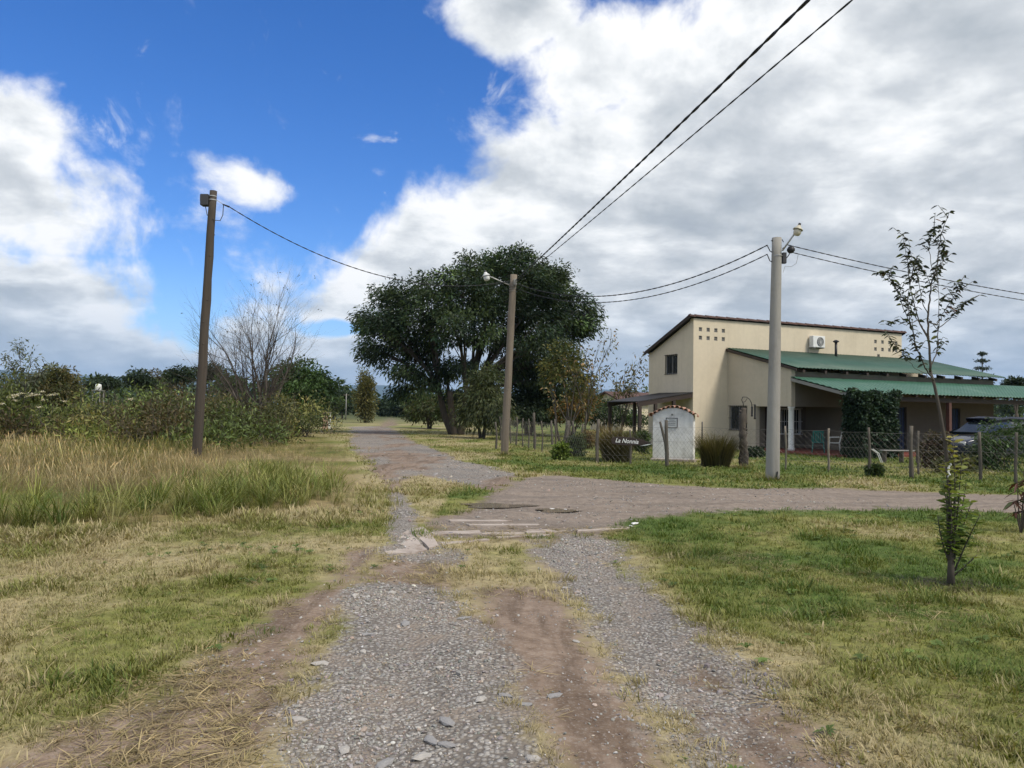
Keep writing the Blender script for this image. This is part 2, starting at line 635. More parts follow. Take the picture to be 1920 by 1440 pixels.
# outlines read off the photograph, then standing as places on the ground
P_LEFT = poly_px([(735, 1005), (835, 1008), (862, 1100), (905, 1200), (962, 1300), (1035, 1438)],
                 [(0.95, -8), (-1.5, -8)])[:]
P_LEFT = np.vstack([P_LEFT, poly_px([(500, 1438), (570, 1280), (645, 1150), (692, 1060)])])
P_RIGHT = poly_px([(1000, 1000), (1150, 995), (1222, 1100), (1335, 1200), (1475, 1300), (1670, 1438)],
                  [(3.2, -8), (0.9, -8)])
P_RIGHT = np.vstack([P_RIGHT, poly_px([(1285, 1438), (1185, 1300), (1085, 1150), (1010, 1060)])])
P_MED = poly_px([(830, 1012), (1005, 1010), (1085, 1150), (1185, 1300), (1285, 1438)], [(1.4, -8), (0.7, -8)])
P_MED = np.vstack([P_MED, poly_px([(1035, 1438), (960, 1300), (905, 1200), (862, 1100)])])
P_UP = poly_px([(728, 1030), (712, 1000), (716, 985), (722, 950), (712, 910), (690, 872), (655, 838), (650, 812), (652, 800), (732, 798), (764, 818),
                (805, 838), (870, 862), (935, 882), (985, 900), (940, 925), (884, 915), (845, 905), (792, 893), (770, 905),
                (772, 935), (792, 962), (805, 1000), (826, 1030)])
P_FAR = poly_px([(708, 799), (724, 786), (727, 781.5), (738, 781.5), (744, 787), (748, 799)])
P_CROSS = poly_px([(800, 1010), (800, 972), (868, 962), (900, 935), (935, 918), (965, 896), (1050, 892), (1150, 900), (1260, 912), (1400, 918),
                   (1550, 914), (1700, 920), (1915, 926)])
rx0, rx1 = G(1915, 926), G(1915, 960)
P_CROSS = np.vstack([P_CROSS, [(60, rx0.y - 8.0), (60, rx1.y - 8.0)],
                     poly_px([(1915, 962), (1700, 957), (1500, 958), (1320, 963), (1200, 976), (1155, 1000), (1000, 1010)])])
P_SOIL = poly_px([(705, 1010), (694, 1070), (640, 1160), (570, 1290), (500, 1438)], [(-1.4, -8), (-3.6, -8)])
P_SOIL = np.vstack([P_SOIL, poly_px([(-60, 1438), (140, 1340), (350, 1235), (520, 1140), (640, 1060)])])
P_TALL = poly_px([(-400, 1030), (0, 1010), (150, 1006), (300, 992), (440, 978), (560, 962), (650, 968), (716, 960), (712, 915), (688, 878),
                  (650, 842), (625, 822), (590, 812)], [(-13, 48), (-60, 60), (-80, 10)])
P_ISLE = poly_px([(772, 897), (845, 908), (884, 920), (890, 945), (860, 962), (795, 962), (772, 935)])
PUDS = [(G(1046, 953), .36, .26), (G(930, 944), .62, .34), (G(1018, 964), .35, .12)]

# two strips where tyres run on the near road, as centre lines
RUTS = [np.array([(G(u, v).x, G(u, v).y) for u, v in c] + e) for c, e in (
    ([(790, 1020), (770, 1110), (760, 1240), (745, 1438)], [(-.35, -8)]),
    ([(1075, 1010), (1120, 1100), (1215, 1240), (1370, 1438)], [(1.5, -8)]),
    ([(1140, 1000), (1165, 1100), (1280, 1220), (1480, 1438)], [(2.0, -8)]))]


def dline(L, x, y):
    d = np.full(np.shape(x), 1e9)
    for i in range(len(L) - 1):
        ax, ay = L[i]
        ex, ey = L[i + 1] - L[i]
        t = np.clip(((x - ax) * ex + (y - ay) * ey) / (ex * ex + ey * ey), 0, 1)
        d = np.minimum(d, np.hypot(x - ax - t * ex, y - ay - t * ey))
    return d


def masks(x, y):
    x, y = np.asarray(x, float), np.asarray(y, float)
    wob = (fbm(x * .9, y * .9, 3) - .5) * .8 + (fbm(x * 3.5, y * 3.5, 9) - .5) * .7
    soft = .50 + .010 * np.abs(y)
    gl = sdist(P_LEFT, x, y)
    gr = sdist(P_RIGHT, x, y)
    gu = sdist(P_UP, x, y)
    gf = sdist(P_FAR, x, y)
    gc = sdist(P_CROSS, x, y)
    gm = sdist(P_MED, x, y)
    so = sdist(P_SOIL, x, y)
    s = lambda d, k=1.0: sstep(d + wob * .55 * k, -soft * k, soft * k)
    gravel = np.maximum.reduce([s(gl), s(gr), sstep(gu + wob * (.22 + .65 * sstep(y, 15, 22)), -.22 - .35 * sstep(y, 15, 22), .25 + .012 * np.abs(y))])
    cross = s(gc)
    patch = sstep(fbm(x * .55, y * .55, 21), .45, .62)
    soil = np.maximum.reduce([cross, s(so) * (.86 + .14 * patch), s(gf) * .9, s(gm) * sstep(9.8 - y, 1.2, 3.4)])
    soil = np.maximum(soil, gravel * .85)
    gravel = gravel * (1 - .75 * cross * sstep(fbm(x * .8, y * .8, 5), .35, .6))
    # worn, earthy patches inside the gravel
    gravel = gravel * (1 - .62 * sstep(fbm(x * .8 + 9, y * .5, 31), .46, .72) * (1 - sstep(gu, -.2, .1) * sstep(16 - y, 0, 2)))
    # the far track: gravel thinned out between and beside the wheels
    rl = x + .21 * (y - 18.3) + 2.05
    gravel = gravel * (1 - .60 * np.exp(-((rl - .15) / .38) ** 2) * sstep(y, 17, 23) * sstep(fbm(x * 1.2, y * .35, 181), .25, .6))
    gravel = gravel * (1 - .50 * sstep(y, 15, 20) * sstep(fbm(x * .9 + 3, y * .28, 183), .48, .70))
    return gravel, soil, gm, gc


def height(x, y):
    x, y = np.asarray(x, float), np.asarray(y, float)
    near = 1 / (1 + (np.hypot(x, y) / 45) ** 2)
    h = (fbm(x * .35, y * .35, 40) - .5) * .10 * near + (fbm(x * 2.2, y * 2.2, 44) - .5) * .028 * near
    for L in RUTS:
        h = h - .030 * np.exp(-(dline(L, x, y) / .19) ** 2)
    c = sdist(P_CROSS, x, y)
    lane = np.sin((y + .12 * x + (fbm(x * .25, y * .5, 61) - .5) * 1.6) * 5.2)
    h = h + lane * .034 * sstep(c, 0, .6)
    for p, a, b in PUDS:
        w = np.exp(-(((x - p.x) / (a * 1.25)) ** 2 + ((y - p.y) / (b * 1.7)) ** 2))
        h = h * (1 - w) - .07 * w
    tall = sdist(P_TALL, x, y)
    h = h + .10 * sstep(tall, 0, 3.0) * near
    return h


def H1(x, y):
    return float(height(np.array([x]), np.array([y]))[0])


def dryness(x, y):
    """0 green .. 1 straw"""
    d = .27 + .20 * (x < 0) + .38 * sstep(sdist(P_MED, x, y), -.3, .1) + (fbm(x * .45, y * .45, 71) - .5) * 1.5 + (fbm(x * 1.7, y * 1.7, 77) - .5) * .8
    fr = np.maximum(sdist(P_RIGHT, x, y), sdist(P_LEFT, x, y))
    d = d + .42 * np.exp(-np.maximum(-fr - .1, 0) / .55) * (y < 10)
    left = sstep(-x, 1.0, 3.5)
    d = d + .22 * left * (.6 + .8 * fbm(x * .3 + 5, y * .3, 79))
    d = d + .38 * sstep(-x, .2, 2.0) * sstep(6.5 - y, 0, 2.5)
    d = d + .45 * sstep(y, 10.3, 11.5) * sstep(20 - y, 0, 2) * sstep(x, -4.2, -3.2) * (x < -1.2)
    verge = (y > 16) & (x > -4)
    d = d + verge * (.10)
    return np.clip(d, 0, 1)


C_GREEN, C_MID, C_STRAW = np.array((.095, .160, .028)), np.array((.240, .252, .068)), np.array((.46, .39, .225))


def grass_tint(x, y, rng=None, jit=.18, dv=None):
    d = dryness(x, y) if dv is None else dv
    if rng is not None:
        d = np.clip(d + rng.normal(0, jit, np.shape(x)), 0, 1)
    a = sstep(d, .0, .55)[:, None]
    b = sstep(d, .45, 1.0)[:, None]
    return (C_GREEN * (1 - a) + C_MID * a) * (1 - b) + C_STRAW * b


def axis(lo, a, b, hi, step, grow=1.16):
    mid = np.arange(a, b + step * .5, step)
    out, s = [], step
    v = b
    while v < hi:
        s *= grow
        v += s
        out.append(v)
    out2, s, v = [], step, a
    while v > lo:
        s *= grow
        v -= s
        out2.append(v)
    return np.array(out2[::-1] + list(mid) + out)


def ground_mat():
    m, T = new_mat('ground_earth_gravel_grass')
    pos = T.n('ShaderNodeNewGeometry').outputs['Position']
    ga = T.n('ShaderNodeAttribute', attribute_name='gravel').outputs['Fac']
    sa = T.n('ShaderNodeAttribute', attribute_name='soil').outputs['Fac']
    gc = T.n('ShaderNodeAttribute', attribute_name='tint').outputs['Color']
    n_f = T.noise(pos, 9.0, 8, .65)
    n_m = T.noise(pos, 2.2, 6, .6)
    n_l = T.noise(pos, .6, 4, .6)
    n_x = T.noise(pos, 45.0, 4, .7)
    edge = T.math('ADD', T.math('MULTIPLY', T.math('SUBTRACT', n_f, .5), .8), T.math('MULTIPLY', T.math('SUBTRACT', n_m, .5), .6))
    g = T.smooth(T.math('ADD', ga, edge), .32, .68)
    s = T.smooth(T.math('ADD', sa, edge), .35, .72)
    # grass thatch
    grass = T.mix(1.0, gc, T.ramp(n_f, [(.25, (.50, .48, .42)), (.5, (.9, .9, .88)), (.75, (1.3, 1.25, 1.1))]), 'MULTIPLY')
    grass = T.mix(T.smooth(n_x, .45, .75), grass, T.mix(.5, grass, (.17, .125, .075, 1)))
    # earth
    soil = T.ramp(n_f, [(.25, (.118, .081, .057)), (.5, (.205, .148, .108)), (.78, (.295, .23, .176))])
    # wheel-drawn streaks and damp earth where traffic turns in
    ca = T.n('ShaderNodeAttribute', attribute_name='crossing').outputs['Fac']
    streak = T.noise(T.mix(ca, T.vec('MULTIPLY', pos, (2.2, .45, 1)), T.vec('MULTIPLY', pos, (.30, 2.6, 1))), 1.6, 5, .6, .5)
    soil = T.mix(T.smooth(streak, .45, .62), soil, T.mix(1.0, soil, (.62, .60, .58, 1), 'MULTIPLY'))
    soil = T.mix(T.smooth(n_l, .30, .46, .75, 0), soil, T.mix(1.0, soil, (.66, .66, .66, 1), 'MULTIPLY'))
    soil = T.mix(T.smooth(n_l, .35, .65), soil, T.mix(1.0, soil, (1.12, 1.14, 1.16, 1), 'MULTIPLY'))
    soil = T.mix(T.math('MULTIPLY', ca, .45), soil, T.mix(n_f, (.12, .108, .095, 1), (.27, .25, .225, 1)))
    soil = T.mix(T.smooth(n_x, .5, .8), soil, (.32, .285, .25, 1))
    # crushed stone
    vo = T.n('ShaderNodeTexVoronoi', feature='F1')
    T.put(vo.inputs['Vector'], pos)
    vo.inputs['Scale'].default_value = 34.0
    vc = T.n('ShaderNodeSeparateXYZ')
    T.put(vc.inputs[0], vo.outputs['Color'])
    grav = T.ramp(vc.outputs[0], [(0, (.175, .163, .150)), (.5, (.27, .253, .232)), (1, (.38, .36, .333))])
    grav = T.mix(T.smooth(vo.outputs['Distance'], .35, .62), grav, (.15, .132, .115, 1))
    grav = T.mix(T.math('MULTIPLY', T.smooth(n_m, .46, .68), .7), grav, (.25, .205, .165, 1))
    grav = T.mix(T.smooth(n_l, .40, .62, 0, .55), grav, T.mix(1.0, grav, (1.28, 1.24, 1.18, 1), 'MULTIPLY'))
    col = T.mix(s, grass, soil)
    col = T.mix(g, col, grav)
    p = T.n('ShaderNodeBsdfPrincipled')
    T.put(p.inputs['Base Color'], col)
    p.inputs['Roughness'].default_value = .95
    p.inputs['Specular IOR Level'].default_value = .2
    hgt = T.math('ADD', T.math('MULTIPLY', n_f, .6), T.math('MULTIPLY', n_x, .25))
    hgt = T.math('SUBTRACT', hgt, T.math('MULTIPLY', T.math('MULTIPLY', vo.outputs['Distance'], g), .8))
    b = T.n('ShaderNodeBump')
    b.inputs['Strength'].default_value = .8
    b.inputs['Distance'].default_value = .03
    T.put(b.inputs['Height'], hgt)
    T.put(p.inputs['Normal'], b.outputs[0])
    return finish(m, T, p.outputs[0])


M_GROUND = ground_mat()


def build_ground():
    xs = axis(-13000, -7.0, 8.0, 13000, .085)
    ys = axis(-400, 2.5, 14.0, 12000, .085, 1.045)
    X, Y = np.meshgrid(xs, ys)
    x, y = X.ravel(), Y.ravel()
    g, s, gm, gc = masks(x, y)
    z = height(x, y)
    z = np.where(y > 300, z - .3 * sstep(y, 300, 900), z)
    V = np.stack([x, y, z], 1)
    nx, ny = len(xs), len(ys)
    i = np.arange(nx * ny).reshape(ny, nx)
    Fq = np.stack([i[:-1, :-1], i[:-1, 1:], i[1:, 1:], i[1:, :-1]], -1).reshape(-1, 4)
    tint = grass_tint(x, y) * .80
    far = sstep(y, 60, 140)[:, None]
    tint = tint * (1 - far) + np.array((.075, .095, .035)) * far
    tl = sdist(P_TALL, x, y)
    tm = sstep(tl, -.1, .6)[:, None]
    tint = tint * (1 - tm) + tint * np.array((.75, .70, .62)) * tm
    s = np.where(tl > 0, s * .3, s)
    cx, cy = x[Fq].mean(1), y[Fq].mean(1)
    fg, fs = g[Fq].mean(1), s[Fq].mean(1)
    cross = sdist(P_CROSS, cx, cy) > 0
    up = (sdist(P_UP, cx, cy) > -.1) | (sdist(P_LEFT, cx, cy) > -.1) | (sdist(P_RIGHT, cx, cy) > -.1) | (sdist(P_FAR, cx, cy) > 0) | (sdist(P_MED, cx, cy) > 0)
    kind = np.where(cross, 2, np.where(up, 1, 0))
    cr = sstep(sdist(P_CROSS, x, y), -.3, .3)
    out = []
    for k, nm in ((0, 'ground'), (1, 'gravel_road'), (2, 'dirt_road')):
        f = Fq[kind == k]
        used, inv = np.unique(f.ravel(), return_inverse=True)
        me = np_mesh(nm, V[used], inv.reshape(-1, 4), tint[used], {'gravel': g[used], 'soil': s[used], 'crossing': cr[used]})
        me.polygons.foreach_set('use_smooth', np.ones(len(me.polygons), dtype=bool))
        o = link(nm, me, M_GROUND)
        tag(o, kind='structure')
        out.append(o)
    return out


GROUND, GRAVEL_ROAD, DIRT_ROAD = build_ground()

# puddles
for p, a, b in PUDS[:2]:
    mb = MB()
    n = 36
    ring = []
    for k in range(n):
        t = 2 * PI * k / n
        rr = 1 + .22 * math.sin(3 * t + 1) + .12 * math.sin(5 * t)
        ring.append((p.x + a * rr * math.cos(t), p.y + b * rr * math.sin(t), 0))
    zz = H1(p.x, p.y) + .035
    mb.add([(x, y, zz) for x, y, _ in ring], [tuple(range(n))])
    tag(mb.build('puddle', M_WATER), kind='structure')


# ------------------------------------------------------------------ hills on the horizon
def build_hills():
    az = np.linspace(R(-60), R(60), 260)
    rad = np.linspace(7000, 11500, 22)
    A, D = np.meshgrid(az, rad)
    a, d = A.ravel(), D.ravel()
    ridge = 190 + 150 * fbm(a * 5 + 3, d * 0 + 1.7, 5, 5) + 120 * sstep(-a, .1, .6) * fbm(a * 3.1, d * 0, 8, 4)
    bump = (fbm(a * 22, d / 900, 15, 5) - .5) * 130
    prof = np.clip(1 - np.abs(d - 9600) / 2400, -.2, 1)
    z = ridge * np.where(prof > 0, prof ** .8, prof) + bump * np.clip(prof, 0, 1) - 3
    V = np.stack([d * np.sin(a), d * np.cos(a), z], 1)
    n, m = len(az), len(rad)
    i = np.arange(n * m).reshape(m, n)
    Fq = np.stack([i[:-1, :-1], i[:-1, 1:], i[1:, 1:], i[1:, :-1]], -1).reshape(-1, 4)
    me = np_mesh('hills', V, Fq)
    me.polygons.foreach_set('use_smooth', np.ones(len(me.polygons), dtype=bool))
    tag(link('hills', me, M_HILL), kind='structure')


build_hills()


# ================================================================== SCATTERED GRASS AND STONES
def blade_tuft(name, n, hgt, wid, spread, lean, curl, seed, heads=0.0, flat=False):
    rng = np.random.default_rng(seed)
    V, Fq, C = [], [], []
    for i in range(n):
        a = rng.uniform(0, 2 * PI)
        r = spread * math.sqrt(rng.uniform())
        b = np.array((r * math.cos(a), r * math.sin(a), -.01))
        aa = a + rng.normal(0, .9)
        h = hgt * rng.uniform(.45, 1.1)
        ln = lean * rng.uniform(.3, 1.4)
        out = np.array((math.cos(aa), math.sin(aa), 0))
        side = np.array((-math.sin(aa), math.cos(aa), 0))
        pts = []
        segs = 3
        p = b.copy()
        ang = ln
        for k in range(segs + 1):
            pts.append(p.copy())
            d = out * math.sin(ang) + np.array((0, 0, 1)) * math.cos(ang)
            if flat:
                d = out * .97 + np.array((0, 0, .16 if k < 1 else -.03))
            p = p + d * h / segs
            ang += curl * rng.uniform(.3, 1.2)
        w = wid * rng.uniform(.6, 1.2)
        ws = [w * .8, w, w * .7, w * .12]
        base = len(V)
        hd = rng.uniform() < heads
        if hd:
            ws = [w * .5, w * .5, w * .7, w * 2.2]
        sh = rng.uniform(.7, 1.25)
        for k, q in enumerate(pts):
            V += [q - side * ws[k] / 2, q + side * ws[k] / 2]
            g = sh * (.62 + .38 * k / segs)
            c = (g, g, g)
            C += [c, c]
        for k in range(segs):
            Fq.append((base + 2 * k, base + 2 * k + 1, base + 2 * k + 3, base + 2 * k + 2))
        if hd:
            b2 = len(V)
            q = pts[-1]
            d = (pts[-1] - pts[-2])
            d = d / np.linalg.norm(d)
            V += [q - side * w * 1.1, q + side * w * 1.1, q + d * h * .16]
            C += [(1.3, 1.1, .95)] * 3
            V += [q + d * h * .16]
            C += [(1.3, 1.1, .95)]
            Fq.append((b2, b2 + 1, b2 + 2, b2 + 3))
    me = np_mesh(name, np.array(V), np.array(Fq))
    a = me.attributes.new('shade', 'FLOAT_COLOR', 'POINT')
    c = np.ones((len(V), 4), dtype=np.float32)
    c[:, :3] = np.array(C)
    a.data.foreach_set('color', c.ravel())
    me.materials.append(M_BLADE)
    return me


def proto_collection(name, meshes):
    c = bpy.data.collections.new(name)
    for i, me in enumerate(meshes):
        o = bpy.data.objects.new('%s_%02d' % (name, i), me)
        c.objects.link(o)
    return c


def scatter(name, coll, P, rot, scl, idx, tint, label, cat):
    """one object whose geometry nodes set a tuft or stone on each of its points"""
    me = bpy.data.meshes.new(name)
    n = len(P)
    me.vertices.add(n)
    me.vertices.foreach_set('co', np.asarray(P, np.float32).ravel())
    a = me.attributes.new('rot', 'FLOAT_VECTOR', 'POINT')
    a.data.foreach_set('vector', np.asarray(rot, np.float32).ravel())
    a = me.attributes.new('scl', 'FLOAT_VECTOR', 'POINT')
    a.data.foreach_set('vector', np.asarray(scl, np.float32).ravel())
    a = me.attributes.new('pick', 'INT', 'POINT')
    a.data.foreach_set('value', np.asarray(idx, np.int32))
    a = me.attributes.new('tint', 'FLOAT_COLOR', 'POINT')
    c = np.ones((n, 4), np.float32)
    c[:, :3] = tint
    a.data.foreach_set('color', c.ravel())
    o = link(name, me)
    ng = bpy.data.node_groups.new(name + '_nodes', 'GeometryNodeTree')
    ng.interface.new_socket(name='Geometry', in_out='INPUT', socket_type='NodeSocketGeometry')
    ng.interface.new_socket(name='Geometry', in_out='OUTPUT', socket_type='NodeSocketGeometry')
    nd = ng.nodes.new
    gi, go = nd('NodeGroupInput'), nd('NodeGroupOutput')
    ci = nd('GeometryNodeCollectionInfo')
    ci.inputs['Collection'].default_value = coll
    ci.inputs['Separate Children'].default_value = True
    ci.inputs['Reset Children'].default_value = True
    ip = nd('GeometryNodeInstanceOnPoints')
    ip.inputs['Pick Instance'].default_value = True

    def attr(nm, ty):
        x = nd('GeometryNodeInputNamedAttribute')
        x.data_type = ty
        x.inputs['Name'].default_value = nm
        return x.outputs[0]
    L = ng.links.new
    L(gi.outputs[0], ip.inputs['Points'])
    L(ci.outputs[0], ip.inputs['Instance'])
    L(attr('pick', 'INT'), ip.inputs['Instance Index'])
    L(attr('rot', 'FLOAT_VECTOR'), ip.inputs['Rotation'])
    L(attr('scl', 'FLOAT_VECTOR'), ip.inputs['Scale'])
    L(ip.outputs[0], go.inputs[0])
    md = o.modifiers.new('scatter', 'NODES')
    md.node_group = ng
    return tag(o, label, cat, kind='stuff')


def in_view(x, y, pad=1.15):
    """keeps what the lens or a step to the side of it could see"""
    return np.abs(x) < (y * .666 * pad + 2.2)


LAWN = proto_collection('lawn_tuft', [blade_tuft('lawn_tuft', 16, .075, .0065, .075, .55, .35, 10 + k) for k in range(5)]
                        + [blade_tuft('lawn_tuft_wide', 22, .055, .0075, .10, .9, .3, 30 + k) for k in range(3)])
FAR_LAWN = proto_collection('coarse_tuft', [blade_tuft('coarse_tuft', 14, .10, .022, .20, .8, .3, 50 + k) for k in range(4)])
STRAW = proto_collection('straw_tuft', [blade_tuft('straw_tuft', 12, .17, .0055, .06, 1.2, .2, 70 + k, flat=True) for k in range(4)])
TALL = proto_collection('tall_tuft', [blade_tuft('tall_tuft', 34, .62, .0065, .17, .26, .22, 90 + k, heads=.30) for k in range(5)])
ARCH = proto_collection('arching_tuft', [blade_tuft('arching_tuft', 28, .70, .013, .11, .45, .48, 110 + k) for k in range(4)])


def sample(n, x0, x1, y0, y1, rng):
    return rng.uniform(x0, x1, n), rng.uniform(y0, y1, n)


def grass_cover(x, y):
    g, s, gm, gc = masks(x, y)
    cov = 1 - np.maximum(sstep(g, .25, .7), sstep(s, .30, .8))
    cov = cov * (1 - sstep(gm, -.1, .2) * (.35 + .60 * sstep(8.2 - y, 0, 1.6)))
    cov = cov * (1 - .85 * sstep(sdist(P_SOIL, x, y) + (fbm(x * 1.6, y * 1.6, 171) - .5) * 1.2, -.25, .35))
    return np.clip(cov, 0, 1)


def place(name, coll, x, y, tint, rng, label, cat, smin, smax, nvar, tilt=.12, lift=0.0, hs=None):
    n = len(x)
    z = height(x, y) + lift
    rot = np.stack([rng.normal(0, tilt, n), rng.normal(0, tilt, n), rng.uniform(0, 2 * PI, n)], 1)
    s = rng.uniform(smin, smax, n)
    if hs is not None:
        s = s * hs
    scl = np.stack([s, s, s * rng.uniform(.8, 1.2, n)], 1)
    return scatter(name, coll, np.stack([x, y, z], 1), rot, scl, rng.integers(0, nvar, n), tint, label, cat)


def build_lawn():
    rng = np.random.default_rng(5)
    X, Y = [], []
    for y0, y1, dens in ((2.6, 5, 480), (5, 8, 330), (8, 12, 170), (12, 17, 70)):
        w = y1 * .70 + 2.0
        n = int(2 * w * (y1 - y0) * dens)
        x, y = sample(n, -w, w, y0, y1, rng)
        X.append(x)
        Y.append(y)
    x, y = np.concatenate(X), np.concatenate(Y)
    k = in_view(x, y) & (rng.uniform(size=len(x)) < grass_cover(x, y) * (.45 + .75 * fbm(x * .8, y * .8, 91)))
    k &= sdist(P_TALL, x, y) < .4
    x, y = x[k], y[k]
    dv = dryness(x, y)
    hs = .42 + .6 * fbm(x * .6, y * .6, 95) + .8 * sstep(fbm(x * 2.6, y * 2.6, 97), .45, .8) + .25 * (1 - dv)
    tl = sdist(P_TALL, x, y)
    hs = hs * (1 + 1.1 * sstep(tl + (fbm(x, y, 98) - .5) * 1.6, -1.6, .3))
    place('lawn_grass', LAWN, x, y, grass_tint(x, y, rng), rng, 'short patchy green and straw coloured grass beside the gravel tracks', 'grass', .6, 1.25, 8, hs=hs)
    # coarse grass further off
    X, Y = [], []
    for y0, y1, dens in ((15, 24, 26), (24, 36, 12), (36, 60, 5)):
        w = y1 * .70 + 2.0
        n = int(2 * w * (y1 - y0) * dens)
        a, b = sample(n, -w, w, y0, y1, rng)
        X.append(a)
        Y.append(b)
    x, y = np.concatenate(X), np.concatenate(Y)
    k = in_view(x, y) & (rng.uniform(size=len(x)) < grass_cover(x, y)) & (sdist(P_TALL, x, y) < 0)
    x, y = x[k], y[k]
    place('verge_grass', FAR_LAWN, x, y, grass_tint(x, y, rng), rng, 'yellowish mown grass on the verge along the wire fence', 'grass', .7, 1.3, 4)
    # straw lying on the bare earth
    n = 52000
    x, y = sample(n, -6.5, 4.0, 2.6, 11, rng)
    g, s, gm, gc = masks(x, y)
    like = sstep(s, .15, .5) * (1 - .6 * sstep(s, .8, 1)) * .8 + .22 * (s < .3) * (g < .3)
    like *= np.where(x < 0, 1, .55) * (1 - sstep(g, .2, .6))
    like *= .04 + .75 * sstep(fbm(x * 1.1, y * 1.1, 120), .46, .70)
    like *= np.where(gm > -.1, .15, 1)
    k = in_view(x, y) & (rng.uniform(size=n) < like)
    x, y = x[k], y[k]
    dv = np.clip(rng.normal(.97, .14, len(x)), 0, 1)
    place('dry_straw', STRAW, x, y, grass_tint(x, y, None, dv=dv) * np.array((.92, .86, .80)) * np.exp(rng.normal(0, .22, (len(x), 1))), rng, 'dry cut straw lying on brown earth beside the gravel', 'straw', .5, 1.15, 4, lift=.008)


def build_tall():
    rng = np.random.default_rng(8)
    X, Y = [], []
    for y0, y1, dens in ((8.5, 13, 24), (13, 20, 15), (20, 34, 8), (34, 50, 3)):
        w = y1 * .72 + 2.0
        n = int((w + 2) * (y1 - y0) * dens)
        x, y = sample(n, -w, 1.0, y0, y1, rng)
        X.append(x)
        Y.append(y)
    x, y = np.concatenate(X), np.concatenate(Y)
    d = sdist(P_TALL, x, y)
    k = in_view(x, y) & (d > -1.4) & (rng.uniform(size=len(x)) < (.20 + 1.25 * sstep(fbm(x * .5, y * .5, 131), .3, .7)) * (.10 + .90 * sstep(d + (fbm(x * .8, y * .8, 132) - .5) * 2.4, -.9, 2.2)))
    x, y, d = x[k], y[k], d[k]
    dv = np.clip(.74 + (fbm(x * .35, y * .35, 133) - .5) * 2.0 + rng.normal(0, .12, len(x)), .05, 1)
    hs = (.26 + .74 * sstep(d, -.4, 7)) * (.45 + 1.0 * fbm(x * .55, y * .55, 137)) * rng.uniform(.7, 1.2, len(x))
    hs = hs * np.where(x > -3.2, .62, 1)
    t = grass_tint(x, y, None, dv=dv) * np.array((.80, .77, .76)) * np.exp(rng.normal(0, .24, (len(x), 1)))
    place('tall_dry_grass', TALL, x, y, t, rng, 'tall dry seeding grass on the left around the dark wooden pole', 'grass', .75, 1.15, 5, hs=hs)
    # long green blades along its front edge
    n = 9000
    x, y = sample(n, -12, -1.0, 8.5, 17, rng)
    d = sdist(P_TALL, x, y)
    like = np.exp(-((d - 1.0 - 1.6 * fbm(x * .4, y * .4, 145)) / .9) ** 2) * sstep(-x, 2.2, 5.5) * (.2 + 1.2 * sstep(fbm(x * .5, y * .5, 141), .38, .62))
    k = in_view(x, y) & (d > 0) & (rng.uniform(size=n) < like * .42)
    x, y = x[k], y[k]
    dv = np.clip(rng.normal(.42, .18, len(x)), 0, .9)
    place('arching_green_grass', ARCH, x, y, grass_tint(x, y, None, dv=dv) * np.exp(rng.normal(0, .2, (len(x), 1))), rng, 'long arching green grass blades in front of the dry grass', 'grass', .35, 1.05, 4)


def pebble_mesh(name, seed):
    rng = np.random.default_rng(seed)
    import bmesh
    bm = bmesh.new()
    bmesh.ops.create_icosphere(bm, subdivisions=1, radius=.5)
    sc = rng.uniform(.65, 1.2, 3) * np.array((1.1, 1, .62))
    for v in bm.verts:
        k = 1 + rng.normal(0, .14)
        v.co = Vector((v.co.x * sc[0] * k, v.co.y * sc[1] * k, v.co.z * sc[2] * k))
    me = bpy.data.meshes.new(name)
    bm.to_mesh(me)
    bm.free()
    return me


def build_gravel():
    ms = [pebble_mesh('pebble', k) for k in range(6)]
    for me in ms:
        me.materials.append(M_PEBBLE)
    coll = proto_collection('pebble', ms)
    rng = np.random.default_rng(15)
    X, Y, S = [], [], []
    for y0, y1, dens, smax in ((2.6, 4.6, 3600, .0225), (4.6, 7, 2300, .0255), (7, 11, 950, .031), (11, 18, 230, .040), (18, 30, 46, .062)):
        w = min(y1 * .70 + 1.0, 7.5)
        n = int(2 * w * (y1 - y0) * dens)
        x, y = sample(n, -w, w, y0, y1, rng)
        g, s, gm, gc = masks(x, y)
        like = np.maximum(sstep(g, .25, .9) * (.20 + 1.0 * sstep(fbm(x * .9, y * .9, 151), .35, .65)), .13 * sstep(s, .3, .7) * (1 + 2.2 * sstep(gc, 0, .5)) * sstep(fbm(x * 1.3, y * 1.3, 155), .3, .7))
        k = in_view(x, y) & (rng.uniform(size=n) < like)
        x, y = x[k], y[k]
        X.append(x)
        Y.append(y)
        S.append(np.exp(rng.normal(math.log(smax * .50), .42, len(x))).clip(.008, smax * 1.9))
    x, y, s = map(np.concatenate, (X, Y, S))
    n = len(x)
    z = height(x, y) + s * .10
    rot = np.stack([rng.normal(0, .35, n), rng.normal(0, .35, n), rng.uniform(0, 6.28, n)], 1)
    v = np.exp(rng.normal(-1.36, .27, n))[:, None]
    tint = v * np.array((1.06, 1.0, .93)) + rng.normal(0, .008, (n, 3))
    warm = rng.uniform(size=n) < .16
    tint[warm] *= np.array((1.12, .98, .86))
    tint = np.clip(tint, .06, .55)
    scatter('gravel', coll, np.stack([x, y, z], 1), rot, np.stack([s, s, s], 1), rng.integers(0, 6, n), tint,
            'crushed grey gravel lying in the two wheel tracks', 'gravel')
    print('gravel', n)


